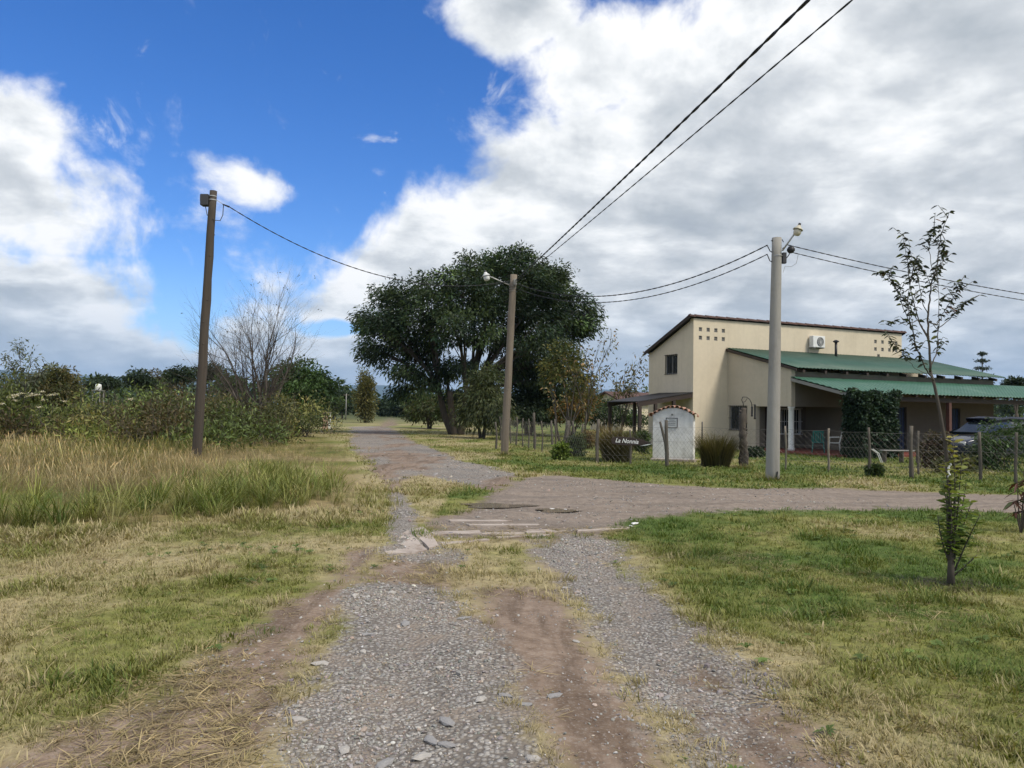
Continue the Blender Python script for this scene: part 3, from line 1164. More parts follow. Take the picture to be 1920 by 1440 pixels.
def build_weeds():
    """flat rosettes of broad leaved weeds in the mown grass"""
    ms = []
    for s in range(4):
        rng = np.random.default_rng(500 + s)
        V, Fq, C = [], [], []
        for j in range(9):
            a = j * 2.4 + rng.normal(0, .2)
            o, sd = np.array((math.cos(a), math.sin(a), 0)), np.array((-math.sin(a), math.cos(a), 0))
            L, w = rng.uniform(.05, .10), rng.uniform(.018, .032)
            z = np.array((0, 0, 1.0))
            b = len(V)
            V += [o * .005, o * L * .5 + sd * w / 2 + z * .03, o * L + z * .02, o * L * .5 - sd * w / 2 + z * .03]
            C += [(.7,) * 3, (1.0,) * 3, (1.15,) * 3, (1.0,) * 3]
            Fq.append((b, b + 1, b + 2, b + 3))
        me = np_mesh('weed_rosette', np.array(V), np.array(Fq))
        at_ = me.attributes.new('shade', 'FLOAT_COLOR', 'POINT')
        c = np.ones((len(V), 4), dtype=np.float32)
        c[:, :3] = np.array(C)
        at_.data.foreach_set('color', c.ravel())
        me.materials.append(M_BLADE)
        ms.append(me)
    coll = proto_collection('weed_rosette', ms)
    rng = np.random.default_rng(501)
    x, y = sample(16000, -10, 10, 2.8, 14, rng)
    k = in_view(x, y) & (rng.uniform(size=len(x)) < grass_cover(x, y) * sstep(fbm(x * .9, y * .9, 505), .52, .80) * .40) & (sdist(P_TALL, x, y) < .3)
    x, y = x[k], y[k]
    t = np.array((.105, .155, .040)) * np.exp(rng.normal(0, .28, (len(x), 1)))
    place('broadleaf_weeds', coll, x, y, t, rng, 'small flat broad leaved weeds growing through the mown grass', 'weeds', .35, .95, 4, lift=.012)


build_lawn()
build_weeds()
build_tall()
build_gravel()

# single larger stones that can be picked out in the road: parts of the road
STONE_MESH = [pebble_mesh('stone', 200 + k) for k in range(4)]
for i, me in enumerate(STONE_MESH):
    me.materials.append(M_ROCK if i % 2 else M_ROCK2)
for i, (u, v, s) in enumerate([(600, 1243, .10), (760, 1166, .10), (735, 1110, .09), (810, 1385, .10), (790, 1410, .09), (838, 1357, .09),
                               (898, 1232, .07), (948, 1308, .08), (900, 1316, .08), (838, 1395, .07), (665, 1120, .09), (690, 1192, .09),
                               (645, 1400, .08), (985, 1325, .06), (680, 1225, .07), (870, 1164, .09), (1080, 1205, .06), (1040, 1310, .07),
                               (1285, 1345, .07), (1250, 1300, .06), (560, 1345, .08), (722, 1420, .08), (1000, 1420, .08), (1330, 1420, .07)]):
    p = G(u, v)
    o = link('stone', STONE_MESH[i % 4], None, GRAVEL_ROAD)
    o.location = (p.x, p.y, H1(p.x, p.y) + s * .08)
    o.rotation_euler = (0, 0, i * 1.7)
    o.scale = (s * 1.25, s * .8, s * .55)

me = pebble_mesh('rubble', 260)
me.materials.append(M_RUBBLE)
for i, (u, v, s) in enumerate([(1036, 950, .07), (1047, 952, .10), (1060, 951, .06), (1190, 984, .10), (1183, 988, .06)]):
    p = G(u, v)
    o = link('rubble', me, None, DIRT_ROAD)
    o.location = (p.x, p.y, H1(p.x, p.y) + .02)
    o.rotation_euler = (0, 0, i * 1.3)
    o.scale = (s * 1.3, s * .9, s * .5)

# ------------------------------------------------------------------ broken concrete drain across the road
drain = empty('concrete_drain', G(880, 1005), 0, 'broken pinkish concrete drain slabs crossing the gravel road', 'drain')


def slab(px, zc, thick, tilt=(0, 0), name='slab'):
    """a slab of uneven outline; px are its corners in the photograph, zc its height over the earth"""
    pts = [G(u, v) for u, v in px]
    c = sum(pts, Vector()) / len(pts)
    base = H1(c.x, c.y)
    ring = []
    for i, p in enumerate(pts):
        q = pts[(i + 1) % len(pts)]
        for k in range(4):
            r = p.lerp(q, k / 4)
            ring.append(r + Vector((random.uniform(-.02, .02), random.uniform(-.012, .012), 0)))
    n = len(ring)
    top = [(p.x - drain.location.x, p.y - drain.location.y, base + zc + tilt[0] * (p.x - c.x) + tilt[1] * (p.y - c.y) + random.uniform(-.004, .004)) for p in ring]
    bot = [(x, y, z - thick) for x, y, z in top]
    mb = MB()
    fs = [tuple(range(n)), tuple(reversed(range(n, 2 * n)))] + [(i, n + i, n + (i + 1) % n, (i + 1) % n) for i in range(n)]
    mb.add(top + bot, fs)
    return mb.build(name, M_SLAB, drain)


slab([(735, 1012), (768, 993), (800, 1028), (772, 1035)], .008, .10, (-.012, .008))
slab([(770, 992), (795, 988), (822, 1021), (804, 1027)], .012, .10, (.008, .01))
slab([(722, 1034), (765, 1028), (770, 1037), (728, 1039)], .012, .08)
slab([(806, 998), (900, 994), (900, 1000), (812, 1004)], .014, .12)
slab([(902, 994), (985, 991), (985, 997), (902, 1000)], .015, .12, (-.006, 0))
slab([(988, 991), (1065, 990), (1060, 994), (988, 997)], .014, .12)
slab([(826, 1016), (915, 1009), (918, 1012), (832, 1020)], .012, .10)
slab([(932, 1006), (1030, 1002), (1030, 1004), (934, 1009)], .012, .10)
slab([(842, 976), (960, 977), (962, 979), (846, 979)], .012, .10)
slab([(872, 984), (1010, 984), (1008, 987), (880, 987)], .014, .10)
slab([(1080, 994), (1180, 990), (1180, 992), (1085, 997)], .006, .10)

# ================================================================== HOUSE
HOUSE_A = R(24.0)
HOUSE_O = Vector((8.47, 35.94, 0.0))
HOUSE_M = Matrix.Translation(HOUSE_O) @ Matrix.Rotation(HOUSE_A, 4, 'Z')


def hw(x, y, z):
    return HOUSE_M @ Vector((x, y, z))


def wall(mb, fn, a0, a1, b0, b1, thick, holes=()):
    """wall of thickness `thick` in the plane (a, b) with rectangular openings; fn(a, b, t) gives the point"""
    As = sorted({a0, a1, *[min(max(h[0], a0), a1) for h in holes], *[min(max(h[1], a0), a1) for h in holes]})
    Bs = sorted({b0, b1, *[min(max(h[2], b0), b1) for h in holes], *[min(max(h[3], b0), b1) for h in holes]})

    def solid(i, j):
        if not (0 <= i < len(As) - 1 and 0 <= j < len(Bs) - 1):
            return False
        a, b = (As[i] + As[i + 1]) / 2, (Bs[j] + Bs[j + 1]) / 2
        return not any(h[0] < a < h[1] and h[2] < b < h[3] for h in holes)
    for i in range(len(As) - 1):
        for j in range(len(Bs) - 1):
            if not solid(i, j):
                continue
            A0, A1, B0, B1 = As[i], As[i + 1], Bs[j], Bs[j + 1]
            mb.add([fn(A0, B0, 0), fn(A1, B0, 0), fn(A1, B1, 0), fn(A0, B1, 0)], [(0, 1, 2, 3)])
            mb.add([fn(A0, B0, thick), fn(A1, B0, thick), fn(A1, B1, thick), fn(A0, B1, thick)], [(3, 2, 1, 0)])
            for (di, dj, e) in ((-1, 0, ((A0, B0), (A0, B1))), (1, 0, ((A1, B1), (A1, B0))), (0, -1, ((A1, B0), (A0, B0))), (0, 1, ((A0, B1), (A1, B1)))):
                if not solid(i + di, j + dj):
                    (p, q), (r, s) = e
                    mb.add([fn(p, q, 0), fn(r, s, 0), fn(r, s, thick), fn(p, q, thick)], [(0, 1, 2, 3)])
    return mb


def sheet(name, mat, parent, x0, x1, y0, z0, y1, z1, pitch, amp, thick=.02, steps=0, drop=.025, along=True):
    """ribbed metal sheet from the edge (y0, z0) to the edge (y1, z1); ribs run up the slope"""
    nx = int((x1 - x0) / pitch * 6)
    ny = max(2, steps * 3 + 1 if steps else 2)
    xs = np.linspace(x0, x1, nx)
    V = []
    for j in range(ny):
        t = j / (ny - 1)
        tt = t
        z = z0 + (z1 - z0) * t
        if steps:
            fr = (t * steps) % 1.0
            if j == ny - 1:
                fr = 1.0
            z += drop * (fr - .5) * (1 if z1 < z0 else -1)
        y = y0 + (y1 - y0) * tt
        zz = z + amp * np.abs(np.sin(xs * PI / pitch)) ** .8
        V.append(np.stack([xs, np.full(nx, y), zz], 1))
    V = np.concatenate(V)
    i = np.arange(nx * ny).reshape(ny, nx)
    Fq = np.stack([i[:-1, :-1], i[:-1, 1:], i[1:, 1:], i[1:, :-1]], -1).reshape(-1, 4)
    o = link(name, np_mesh(name, V, Fq), mat, parent)
    md = o.modifiers.new('thickness', 'SOLIDIFY')
    md.thickness = thick
    md.offset = -1
    return o


def window(parent, fn, a0, a1, b0, b1, frame_mat, bars=6, bar_mat=None, depth=.10, rail=2):
    """a framed pane set back in its opening, with an iron grille in front: part > sub-parts"""
    w = .05
    fr = MB()
    for (p, q, r, s) in ((a0, a1, b0, b0 + w), (a0, a1, b1 - w, b1), (a0, a0 + w, b0 + w, b1 - w), (a1 - w, a1, b0 + w, b1 - w), ((a0 + a1) / 2 - .02, (a0 + a1) / 2 + .02, b0 + w, b1 - w)):
        fr.prism([(p, r), (q, r), (q, s), (p, s)], depth, depth + .06, fn)
    f = fr.build('window', frame_mat, parent)
    g = MB()
    g.prism([(a0 + .01, b0 + .01), (a1 - .01, b0 + .01), (a1 - .01, b1 - .01), (a0 + .01, b1 - .01)], depth + .03, depth + .04, fn)
    g.build('pane', M_GLASS, f)
    if bars:
        for k in range(bars):
            a = a0 + (a1 - a0) * (k + .5) / bars
            MB().tube([fn(a, b0 - .02, -.04), fn(a, b1 + .02, -.04)], .011, 5).build('grille_bar', bar_mat or M_BLACKMETAL, f)
        for k in range(rail):
            b = b0 + (b1 - b0) * (k / max(1, rail - 1))
            MB().tube([fn(a0 - .03, b, -.04), fn(a1 + .03, b, -.04)], .012, 5).build('grille_rail', bar_mat or M_BLACKMETAL, f)
    return f


house = empty('house', HOUSE_O, HOUSE_A, 'beige two storey country house with green metal roofs behind the wire fence', 'house')
ML, MD, MZ, MZB = 13.8, 3.40, 6.12, 4.72          # main block: length, depth, front and back height
AX0, AX1, AD = 2.02, 15.2, 4.12                   # annex: from, to, how far it stands out
front = lambda a, b, t: (a, t, b)                  # a along x, b up, t into the wall
vents = [(x, z) for x in (.40, .85, 1.30, 1.745) for z in (5.62, 5.22)] + [(x, z) for x in (11.83, 12.35, 12.87, 13.38) for z in (5.62, 5.22)] + [(12.05, 4.86)]
h = .095
mb = MB()
wall(mb, front, 0, ML, 0, MZ, .25, [(x - h, x + h, z - h, z + h) for x, z in vents])
left = lambda a, b, t: (t, -a, b)                  # a = -y, so that faces look to -x
wall(mb, lambda a, b, t: (t, a, b), .25, MD, 0, MZB, .25, [(1.23, 2.24, 3.55, 4.50)])
slope = (MZ - MZB) / MD
mb.prism([(.25, MZB), (MD, MZB), (.25, MZ - slope * .25)], 0, .25, lambda a, b, t: (t, a, b))
wall(mb, lambda a, b, t: (ML - t, a, b), .25, MD, 0, MZB, .25)
mb.prism([(.25, MZB), (MD, MZB), (.25, MZ - slope * .25)], 0, .25, lambda a, b, t: (ML - t, a, b))
wall(mb, lambda a, b, t: (a, MD + t, b), 0, ML, 0, MZB, .25)
mb.build('main_wall', M_WALL, house)
for x, z in vents:
    v = MB()
    e = h - .004
    for q in (-1, 1):
        v.box(x + (q * e if q < 0 else e - .03), x + (q * e + .03 if q < 0 else e), .03, .20, z - e, z + e)
        v.box(x - e + .03, x + e - .03, .03, .20, z + (q * e if q < 0 else e - .03), z + (q * e + .03 if q < 0 else e))
    v.box(x - .012, x + .012, .035, .19, z - e + .03, z + e - .03)
    v.box(x - e + .03, x - .012, .036, .19, z - .012, z + .012)
    v.box(x + .012, x + e - .03, .036, .19, z - .012, z + .012)
    v.box(x - e + .03, x + e - .03, .192, .22, z - e + .03, z + e - .03)
    v.build('vent_block', M_TARP, house)
window(house, lambda a, b, t: (t, a, b), 1.23, 2.24, 3.55, 4.50, M_TARP, 6, depth=.08)
# main roof: falls to the back, dark edges, tile cap along the top of the front wall
sheet('main_roof', M_BLACKMETAL, house, -.22, ML + .15, -.05, MZ + .13, MD + .30, MZB - .02, .22, .03, .05)
for x in (-.26, ML + .15):
    MB().prism([(-.08, MZ + .02), (MD + .32, MZB - .14), (MD + .32, MZB + .03), (-.08, MZ + .19)], 0, .04, lambda a, b, t, x=x: (x + t, a, b)).build('rake_board', M_DARKWOOD, house)
capm = MB()
n = 46
for k in range(n):
    x0 = -.28 + (ML + .5) * k / n
    x1 = -.28 + (ML + .5) * (k + 1) / n + .03
    prof = [(-.12, MZ + .06), (-.10, MZ + .13), (-.03, MZ + .165), (.06, MZ + .13), (.08, MZ + .06)]
    s = .012 * (k % 2)
    capm.add([(x0, a, b + .012 + s) for a, b in prof] + [(x1, a, b - .006 + s) for a, b in prof], [(i, i + 1, 6 + i, 5 + i) for i in range(4)] + [(0, 1, 2, 3, 4), (9, 8, 7, 6, 5)])
capm.build('roof_cap', M_CAP, house)

# annex that stands out towards the road, with an open porch at its corner
AZ0, AZ1 = 4.62, 3.62                               # wall top at the main block and at the front
mb = MB()
lw = lambda a, b, t: (AX0 + t, -a, b)
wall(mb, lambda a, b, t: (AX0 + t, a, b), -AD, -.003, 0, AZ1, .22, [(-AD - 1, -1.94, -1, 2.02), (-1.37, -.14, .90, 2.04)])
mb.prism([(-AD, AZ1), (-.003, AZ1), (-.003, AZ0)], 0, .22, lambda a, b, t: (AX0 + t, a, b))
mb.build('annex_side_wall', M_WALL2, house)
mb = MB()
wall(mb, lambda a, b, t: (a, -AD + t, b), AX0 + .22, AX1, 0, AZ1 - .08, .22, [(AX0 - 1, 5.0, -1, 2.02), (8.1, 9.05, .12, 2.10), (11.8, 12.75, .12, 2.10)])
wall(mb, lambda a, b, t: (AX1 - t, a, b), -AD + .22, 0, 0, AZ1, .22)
mb.build('annex_front_wall', M_WALL_SHADE, house)
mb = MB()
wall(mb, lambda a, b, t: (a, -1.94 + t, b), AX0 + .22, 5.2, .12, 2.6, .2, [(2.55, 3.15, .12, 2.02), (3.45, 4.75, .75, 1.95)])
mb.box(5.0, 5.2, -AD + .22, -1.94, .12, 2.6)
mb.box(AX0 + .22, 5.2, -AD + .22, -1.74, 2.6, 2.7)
mb.build('porch_wall', M_WALL_SHADE, house)
window(house, lambda a, b, t: (a, -1.94 + t, b), 3.45, 4.75, .75, 1.95, M_WHITE, 9, M_WHITE, .06, 3)
window(house, lambda a, b, t: (AX0 + t, a, b), -1.37, -.14, .90, 2.04, M_TARP, 8, M_BLACKMETAL, .07, 3)
d = MB().box(2.56, 3.14, -1.86, -1.80, .13, 2.01).build('door', M_DARKWOOD, house)
MB().box(3.06, 3.10, -1.90, -1.86, 1.0, 1.12).build('handle', M_GALV, d)
for a0, a1 in ((8.1, 9.05), (11.8, 12.75)):
    d = MB().box(a0 + .03, a1 - .03, -AD + .10, -AD + .15, .13, 2.08).build('door', M_BLUECURT, house)
    for k in range(5):
        MB().tube([(a0 + .1 + k * .19, -AD + .05, .14), (a0 + .1 + k * .19, -AD + .05, 2.08)], .012, 5).build('bar', M_BLACKMETAL, d)
MB().lathe([(.15, .12), (.15, .2), (.125, .24), (.12, 1.9), (.15, 1.95), (.15, 2.015)], 18, Matrix.Translation((AX0 + .14, -AD + .14, 0))).build('column', M_WHITE, house, True)
MB().box(AX0 - .1, 24, -7.15, -1.95, .0, .118).build('veranda_floor', M_RED, house, bevel=.01)

sheet('annex_roof', M_GREENROOF, house, AX0 - .10, AX1 + .30, -.02, AZ0 + .16, -AD - .42, AZ1 + .02, .20, .035, .02)
sl = (AZ0 - AZ1 + .14) / (AD + .4)
for k in range(11):
    x = AX0 + .35 + k * 1.25
    MB().prism([(-AD, AZ1 - .08), (-AD - .38, AZ1 - .15), (-AD - .38, AZ1 - .03), (-AD, AZ1 + .06)], -.06, .06, lambda a, b, t, x=x: (x + t, a, b)).build('rafter', M_DARKWOOD, house)
ed = MB()
ed.prism([(-.02, AZ0 + .02), (-AD - .43, AZ1 - .10), (-AD - .43, AZ1 + .01), (-.02, AZ0 + .15)], 0, .035, lambda a, b, t: (AX0 - .14 + t, a, b))
ed.build('rake_trim', M_DARKWOOD, house)
# flue
fl = MB().tube([(8.2, -.75, 4.35), (8.2, -.75, 5.35)], .065, 12).build('flue_pipe', M_BLACKMETAL, house, True)
MB().lathe([(.07, 5.32), (.15, 5.36), (.15, 5.40), (.05, 5.46)], 14, Matrix.Translation((8.2, -.75, 0))).build('flue_cap', M_BLACKMETAL, fl)
MB().lathe([(.16, 4.50), (.13, 4.56), (.07, 4.62)], 14, Matrix.Translation((8.2, -.75, 0))).build('flashing', M_GALV, fl)
# small roof that shows past the right end of the main block
sr = MB()
sr.box(ML + .01, ML + 2.9, .15, 2.6, 4.62, 4.70)
sr.box(ML + .01, ML + 2.7, .30, .36, 4.40, 4.62)
sr.build('side_roof', M_DARKWOOD, house)
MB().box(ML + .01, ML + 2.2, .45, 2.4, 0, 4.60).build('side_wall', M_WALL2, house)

# veranda
VQ = 3.26
VX1 = 24.0
VZ0, VZ1 = 3.27, 2.52
sheet('veranda_roof', M_GREENROOF2, house, AX0 - .05, VX1, -AD - .01, VZ0, -AD - VQ, VZ1, .215, .045, .02, steps=10, drop=.045)
MB().prism([(-AD - .02, VZ0 - .16), (-AD - VQ - .01, VZ1 - .15), (-AD - VQ - .01, VZ1 - .02), (-AD - .02, VZ0 - .03)], 0, .05, lambda a, b, t: (AX0 - .06 + t, a, b)).build('rake_trim', M_TARP, house)
MB().box(AX0 + .05, VX1 - .1, -AD - VQ + .22, -AD - VQ + .36, VZ1 - .24, VZ1 - .06).build('veranda_beam', M_DARKWOOD, house)
for k in range(26):
    x = AX0 + .3 + k * .83
    MB().prism([(-AD - .03, VZ0 - .14), (-AD - VQ + .03, VZ1 - .05), (-AD - VQ + .03, VZ1 + .02), (-AD - .03, VZ0 - .04)], -.04, .04, lambda a, b, t, x=x: (x + t, a, b)).build('veranda_rafter', M_DARKWOOD, house)
for x in (2.25, 7.9, 13.6, 19.3):
    MB().box(x - .08, x + .08, -AD - VQ + .21, -AD - VQ + .37, .118, VZ1 - .24).build('veranda_post', pmat('brown_post_paint', (.11, .05, .04), (.08, .04, .03), 4, .7, .2) if 'brown_post_paint' not in MATS else MATS['brown_post_paint'], house, bevel=.008)

# air conditioner on the upper wall
ac = empty('air_conditioner', hw(7.5, 0, 5.08), HOUSE_A, 'white air conditioner unit hung on the beige upper house wall', 'air conditioner')
MB().box(-.40, .40, -.34, -.06, 0, .58).build('casing', M_ACWHITE, ac, bevel=.02)
MB().lathe([(.23, 0), (.23, .012), (.20, .016), (.19, .004)], 28, Matrix.Translation((.08, -.342, .29)) @ Matrix.Rotation(PI / 2, 4, 'X')).build('fan_opening', M_GREYBOX, ac)
gr = MB()
for r in (.06, .11, .16, .205):
    pts = [(.08 + r * math.cos(2 * PI * k / 24), -.368, .29 + r * math.sin(2 * PI * k / 24)) for k in range(25)]
    gr.tube(pts, .006, 4, False)
for k in range(6):
    a = PI * k / 6
    gr.tube([(.08 - .2 * math.cos(a), -.366, .29 - .2 * math.sin(a)), (.08 + .2 * math.cos(a), -.366, .29 + .2 * math.sin(a))], .005, 4)
gr.build('grille', M_ACWHITE, ac)
for x in (-.3, .3):
    MB().box(x - .02, x + .02, -.36, -.004, -.05, -.002).build('bracket', M_GALV, ac)
MB().tube([(-.36, -.10, .05), (-.44, -.05, -.05), (-.42, -.02, -.35), (-.40, -.02, -.55)], .014, 6).build('pipe', M_TARP, ac)

# carport on the left side
cp = empty('carport', hw(0, 0, 0), HOUSE_A, 'dark timber carport leaning against the left wall of the house', 'carport')
CL, CDp, CZ0, CZ1 = 3.05, 2.7, 2.64, 2.16
mb = MB()
nr = 46
for k in range(nr):
    y0, y1 = CDp * k / nr, CDp * (k + 1) / nr
    b = .018 * (k % 2)
    mb.add([(-.02, y0, CZ0 + b), (-.02, y1, CZ0 + .018 - b), (-CL, y1, CZ1 + .018 - b), (-CL, y0, CZ1 + b),
            (-.02, y0, CZ0 - .03), (-.02, y1, CZ0 - .03), (-CL, y1, CZ1 - .03), (-CL, y0, CZ1 - .03)], [(0, 1, 2, 3), (7, 6, 5, 4), (0, 3, 7, 4), (1, 5, 6, 2), (2, 6, 7, 3), (0, 4, 5, 1)])
mb.build('roof', M_BLACKMETAL, cp)
cs = (CZ0 - CZ1) / CL
for y in (.02, CDp - .10):
    MB().prism([(-.02, CZ0 - .25), (-CL + .02, CZ1 - .25), (-CL + .02, CZ1 - .04), (-.02, CZ0 - .04)], y, y + .08, lambda a, b, t: (a, t, b)).build('beam', M_DARKWOOD, cp)
for x, y in ((-2.9, .06), (-2.05, .06), (-1.05, .06), (-2.9, CDp - .06), (-1.5, CDp - .06)):
    MB().box(x - .07, x + .07, y - .065, y + .06, 0, CZ0 + x * cs - .252).build('post', M_DARKWOOD, cp)

# ------------------------------------------------------------------ white shrine with tiled arch
sp = G(1263, 864)
shrine = empty('roadside_shrine', (sp.x, sp.y, 0), R(-22), 'white arched roadside shrine with plaque and clay tile coping', 'shrine')
SWD, SH, SR_, ST = 1.40, 1.58, .26, .36
arc = [(-SWD / 2 + SWD * k / 16, SH + SR_ * (1 - ((k - 8) / 8) ** 2)) for k in range(17)]
MB().prism([(-SWD / 2, .06)] + arc + [(SWD / 2, .06)], -ST / 2, ST / 2, lambda a, b, t: (a, t, b)).build('wall', M_SHRINE, shrine, bevel=.012)
MB().box(-SWD / 2 - .06, SWD / 2 + .06, -ST / 2 - .08, ST / 2 + .06, -.05, .07).build('plinth', M_SLAB, shrine, bevel=.01)
prof = [(.085 * math.cos(PI * k / 8), .085 * math.sin(PI * k / 8)) for k in range(9)]
tile = MB().prism(prof + [(x * .82, z * .82) for x, z in reversed(prof)], -ST / 2 - .09, ST / 2 + .09, lambda a, b, t: (a, t, b))
tile_o = tile.build('tile', M_TERRA, shrine)
for k in range(11):
    a = -1.06 + 2.12 * k / 10
    x = a * SWD / 2
    z = SH + SR_ * (1 - min(1, abs(a)) ** 2) - .005
    o = tile_o if k == 0 else link('tile', tile_o.data, None, shrine)
    o.location = (x, 0, z)
    o.rotation_euler = (R(random.uniform(-3, 3)), math.atan(2 * SR_ * a / (SWD / 2)) * .9, R(random.uniform(-3, 3)))
pl = MB().box(-.22, .14, -ST / 2 - .022, -ST / 2 - .001, 1.17, 1.47).build('plaque', M_PLAQUE, shrine)
fr = MB()
for a in ((-.24, .16, 1.15, 1.17), (-.24, .16, 1.47, 1.49), (-.24, -.22, 1.17, 1.47), (.14, .16, 1.17, 1.47)):
    fr.box(a[0], a[1], -ST / 2 - .03, -ST / 2 - .001, a[2], a[3])
fr.build('plaque_frame', M_GREYBOX, pl)
for k, (x0, x1) in enumerate(((-.12, .06), (-.18, .10), (-.16, .09), (-.19, .08))):
    tx = MB()
    x = x0
    while x < x1:
        w = random.uniform(.015, .04)
        tx.box(x, min(x + w, x1), -ST / 2 - .026, -ST / 2 - .0225, 1.405 - k * .058, 1.425 - k * .058)
        x += w + .008
    tx.build('plaque_print', M_PLAQUETXT, pl)

MB().box(-.06, .0, -ST / 2 - .02, -ST / 2 - .001, 1.57, 1.63).build('number_tile', M_TARP, shrine)

# ------------------------------------------------------------------ wire fence
fence = empty('wire_fence', (G(1246, 875).x, G(1246, 875).y, 0), 0, 'chain link fence on rough wooden posts between lawn and verge', 'fence')
FO = fence.location.copy()
fdir = (Vector((13.3, 20.4, 0)) - Vector((2.78, 24.6, 0))).normalized()


def post_at(p, hgt, r, wob=.03, fork=False, mat=None, lean=(0, 0), name='post'):
    base = Vector((p.x - FO.x, p.y - FO.y, H1(p.x, p.y) - .15))
    mb = MB()
    n = 7
    pts, rr = [], []
    ph = random.uniform(0, 6)
    for k in range(n):
        t = k / (n - 1)
        pts.append(base + Vector((wob * math.sin(ph + t * 4) * t + lean[0] * t, wob * math.cos(ph + t * 3) * t + lean[1] * t, t * (hgt + .15))))
        rr.append(r * (1.08 - .22 * t) * random.uniform(.9, 1.1))
    mb.tube(pts, rr, 8)
    if fork:
        b = pts[2]
        mb.tube([b, b + Vector((-.05, 0, .35)), b + Vector((-.16, .0, .78)), b + Vector((-.22, 0, 1.0))], [r * .9, r * .75, r * .65, r * .5], 7)
    return mb.build(name, mat or M_POST, fence, True)


FRONT = []
for (u, v, hgt, r, fk, mt) in ((1120, 868, 1.42, .055, False, None), (1182, 871, 1.1, .03, False, None), (1250, 876, 1.42, .06, True, None), (1316, 873, 1.40, .024, False, M_BLACKMETAL),
                               (1473, 880, 1.32, .03, False, M_PALEBARK), (1554, 884, 1.28, .035, False, M_PALEBARK), (1630, 893, 1.35, .040, False, None),
                               (1709, 896, 1.42, .055, False, None), (1722, 890, 1.25, .035, False, None), (1838, 902, 1.30, .045, False, None), (1905, 906, 1.3, .04, False, None)):
    g = G(u, v)
    post_at(g, hgt, r, .035 if mt is not M_BLACKMETAL else .0, fk, mt)
    if (u, v) != (1722, 890):
        FRONT.append(Vector((g.x, g.y, 0)))
FRONT.append(FRONT[-1] + (FRONT[-1] - FRONT[3]).normalized() * 4.0)
post_at(FRONT[-1], 1.35, .05)
FRONT.append(FRONT[-1] + (FRONT[-1] - FRONT[3]).normalized() * 4.0)
post_at(FRONT[-1], 1.35, .05)
SIDE = [FRONT[0]]
for (u, v, hgt, r) in ((1062, 856, 1.32, .075), (1041, 853, 1.35, .035), (1016, 847, 1.25, .03), (1002, 844, 1.58, .06), (991, 841, 1.3, .035), (980, 838, 1.3, .03), (968, 836, 1.35, .04), (930, 842, 1.15, .05), (957, 832, 1.3, .035), (948, 829, 1.3, .035), (938, 826, 1.3, .04)):
    g = G(u, v)
    post_at(g, hgt, r, .05)
    if u not in (930, 1062):
        SIDE.append(Vector((g.x, g.y, 0)))
for (u, v, hgt) in ((1035, 838, 1.2), (1090, 842, 1.1), (1075, 845, 1.25)):
    post_at(G(u, v), hgt, .05, .06)


def wires(line, levels, r=.0035):
    for zl in levels:
        mb = MB()
        for i in range(len(line) - 1):
            a, b = line[i], line[i + 1]
            pts = []
            for k in range(5):
                p = a.lerp(b, k / 4)
                pts.append((p.x - FO.x, p.y - FO.y, zl + H1(p.x, p.y) * .5 - .03 * math.sin(PI * k / 4)))
            mb.tube(pts, r, 4, False)
        mb.build('strand_wire', M_WIRE, fence)


wires(FRONT, (1.22, .78, .30))
wires(SIDE, (1.20, .75, .30))


def chain(line, z0, z1, cell, r):
    mb = MB()
    L = [0.0]
    for i in range(len(line) - 1):
        L.append(L[-1] + (line[i + 1] - line[i]).length)

    def pt(s, z):
        s = min(max(s, 0), L[-1])
        i = max(k for k in range(len(L) - 1) if L[k] <= s)
        t = (s - L[i]) / (L[i + 1] - L[i])
        p = line[i].lerp(line[i + 1], t)
        return Vector((p.x - FO.x, p.y - FO.y - .03, z))
    nz = int((z1 - z0) / cell)
    for k in range(int(L[-1] / cell)):
        mb.tube([pt((k + (j + k) % 2) * cell, z0 + j * cell) for j in range(nz + 1)], r, 3, False)
    o = mb.build('chain_link_mesh', M_WIRE, fence)
    o['kind'] = 'stuff'


chain(FRONT, .06, 1.22, .085, .0028)
chain(SIDE, .06, 1.20, .10, .0028)

# arrow sign hung on the fence
sg = at(1183, 827, 24.0)
sign = empty('arrow_sign', (sg.x, sg.y, sg.z), R(-8), 'dark wooden arrow sign with white handwritten name on the fence', 'sign')
board = [(-.62, .02), (-.57, .10), (-.45, .125), (-.2, .125), (.0, .11), (.15, .085), (.36, .06), (.46, -.005), (.66, -.055), (.36, -.115), (.15, -.13), (-.1, -.145), (-.4, -.125), (-.58, -.10)]
MB().prism(board, -.02, .02, lambda a, b, t: (a, t, b)).build('board', M_DARKWOOD, sign, bevel=.006)
MB().prism([(.27, -.145), (.50, -.09), (.66, -.066), (.52, -.115)], -.03, -.021, lambda a, b, t: (a, t, b)).build('painted_tip', M_LETTER, sign)
cu = bpy.data.curves.new('lettering', 'FONT')
cu.body = 'La Nonnia'
cu.size = .19
cu.shear = .28
cu.offset = .0015
cu.align_x = 'CENTER'
cu.align_y = 'CENTER'
cu.extrude = .003
tmp = bpy.data.objects.new('lettering_curve', cu)
COL.objects.link(tmp)
bpy.context.view_layer.update()
lm = bpy.data.meshes.new_from_object(tmp.evaluated_get(bpy.context.evaluated_depsgraph_get()))
bpy.data.objects.remove(tmp)
lm.name = 'lettering'
lt = link('lettering', lm, M_LETTER)
lt.parent = sign
lt.location = (-.13, -.025, -.005)
lt.rotation_euler = (PI / 2, R(3), 0)
lt.scale = (.90, 1, 1)
for x in (-.02,):
    MB().tube([(x, .05, -(sg.z) - .1), (x, .05, .10)], .022, 7).build('stake', M_POST, sign)

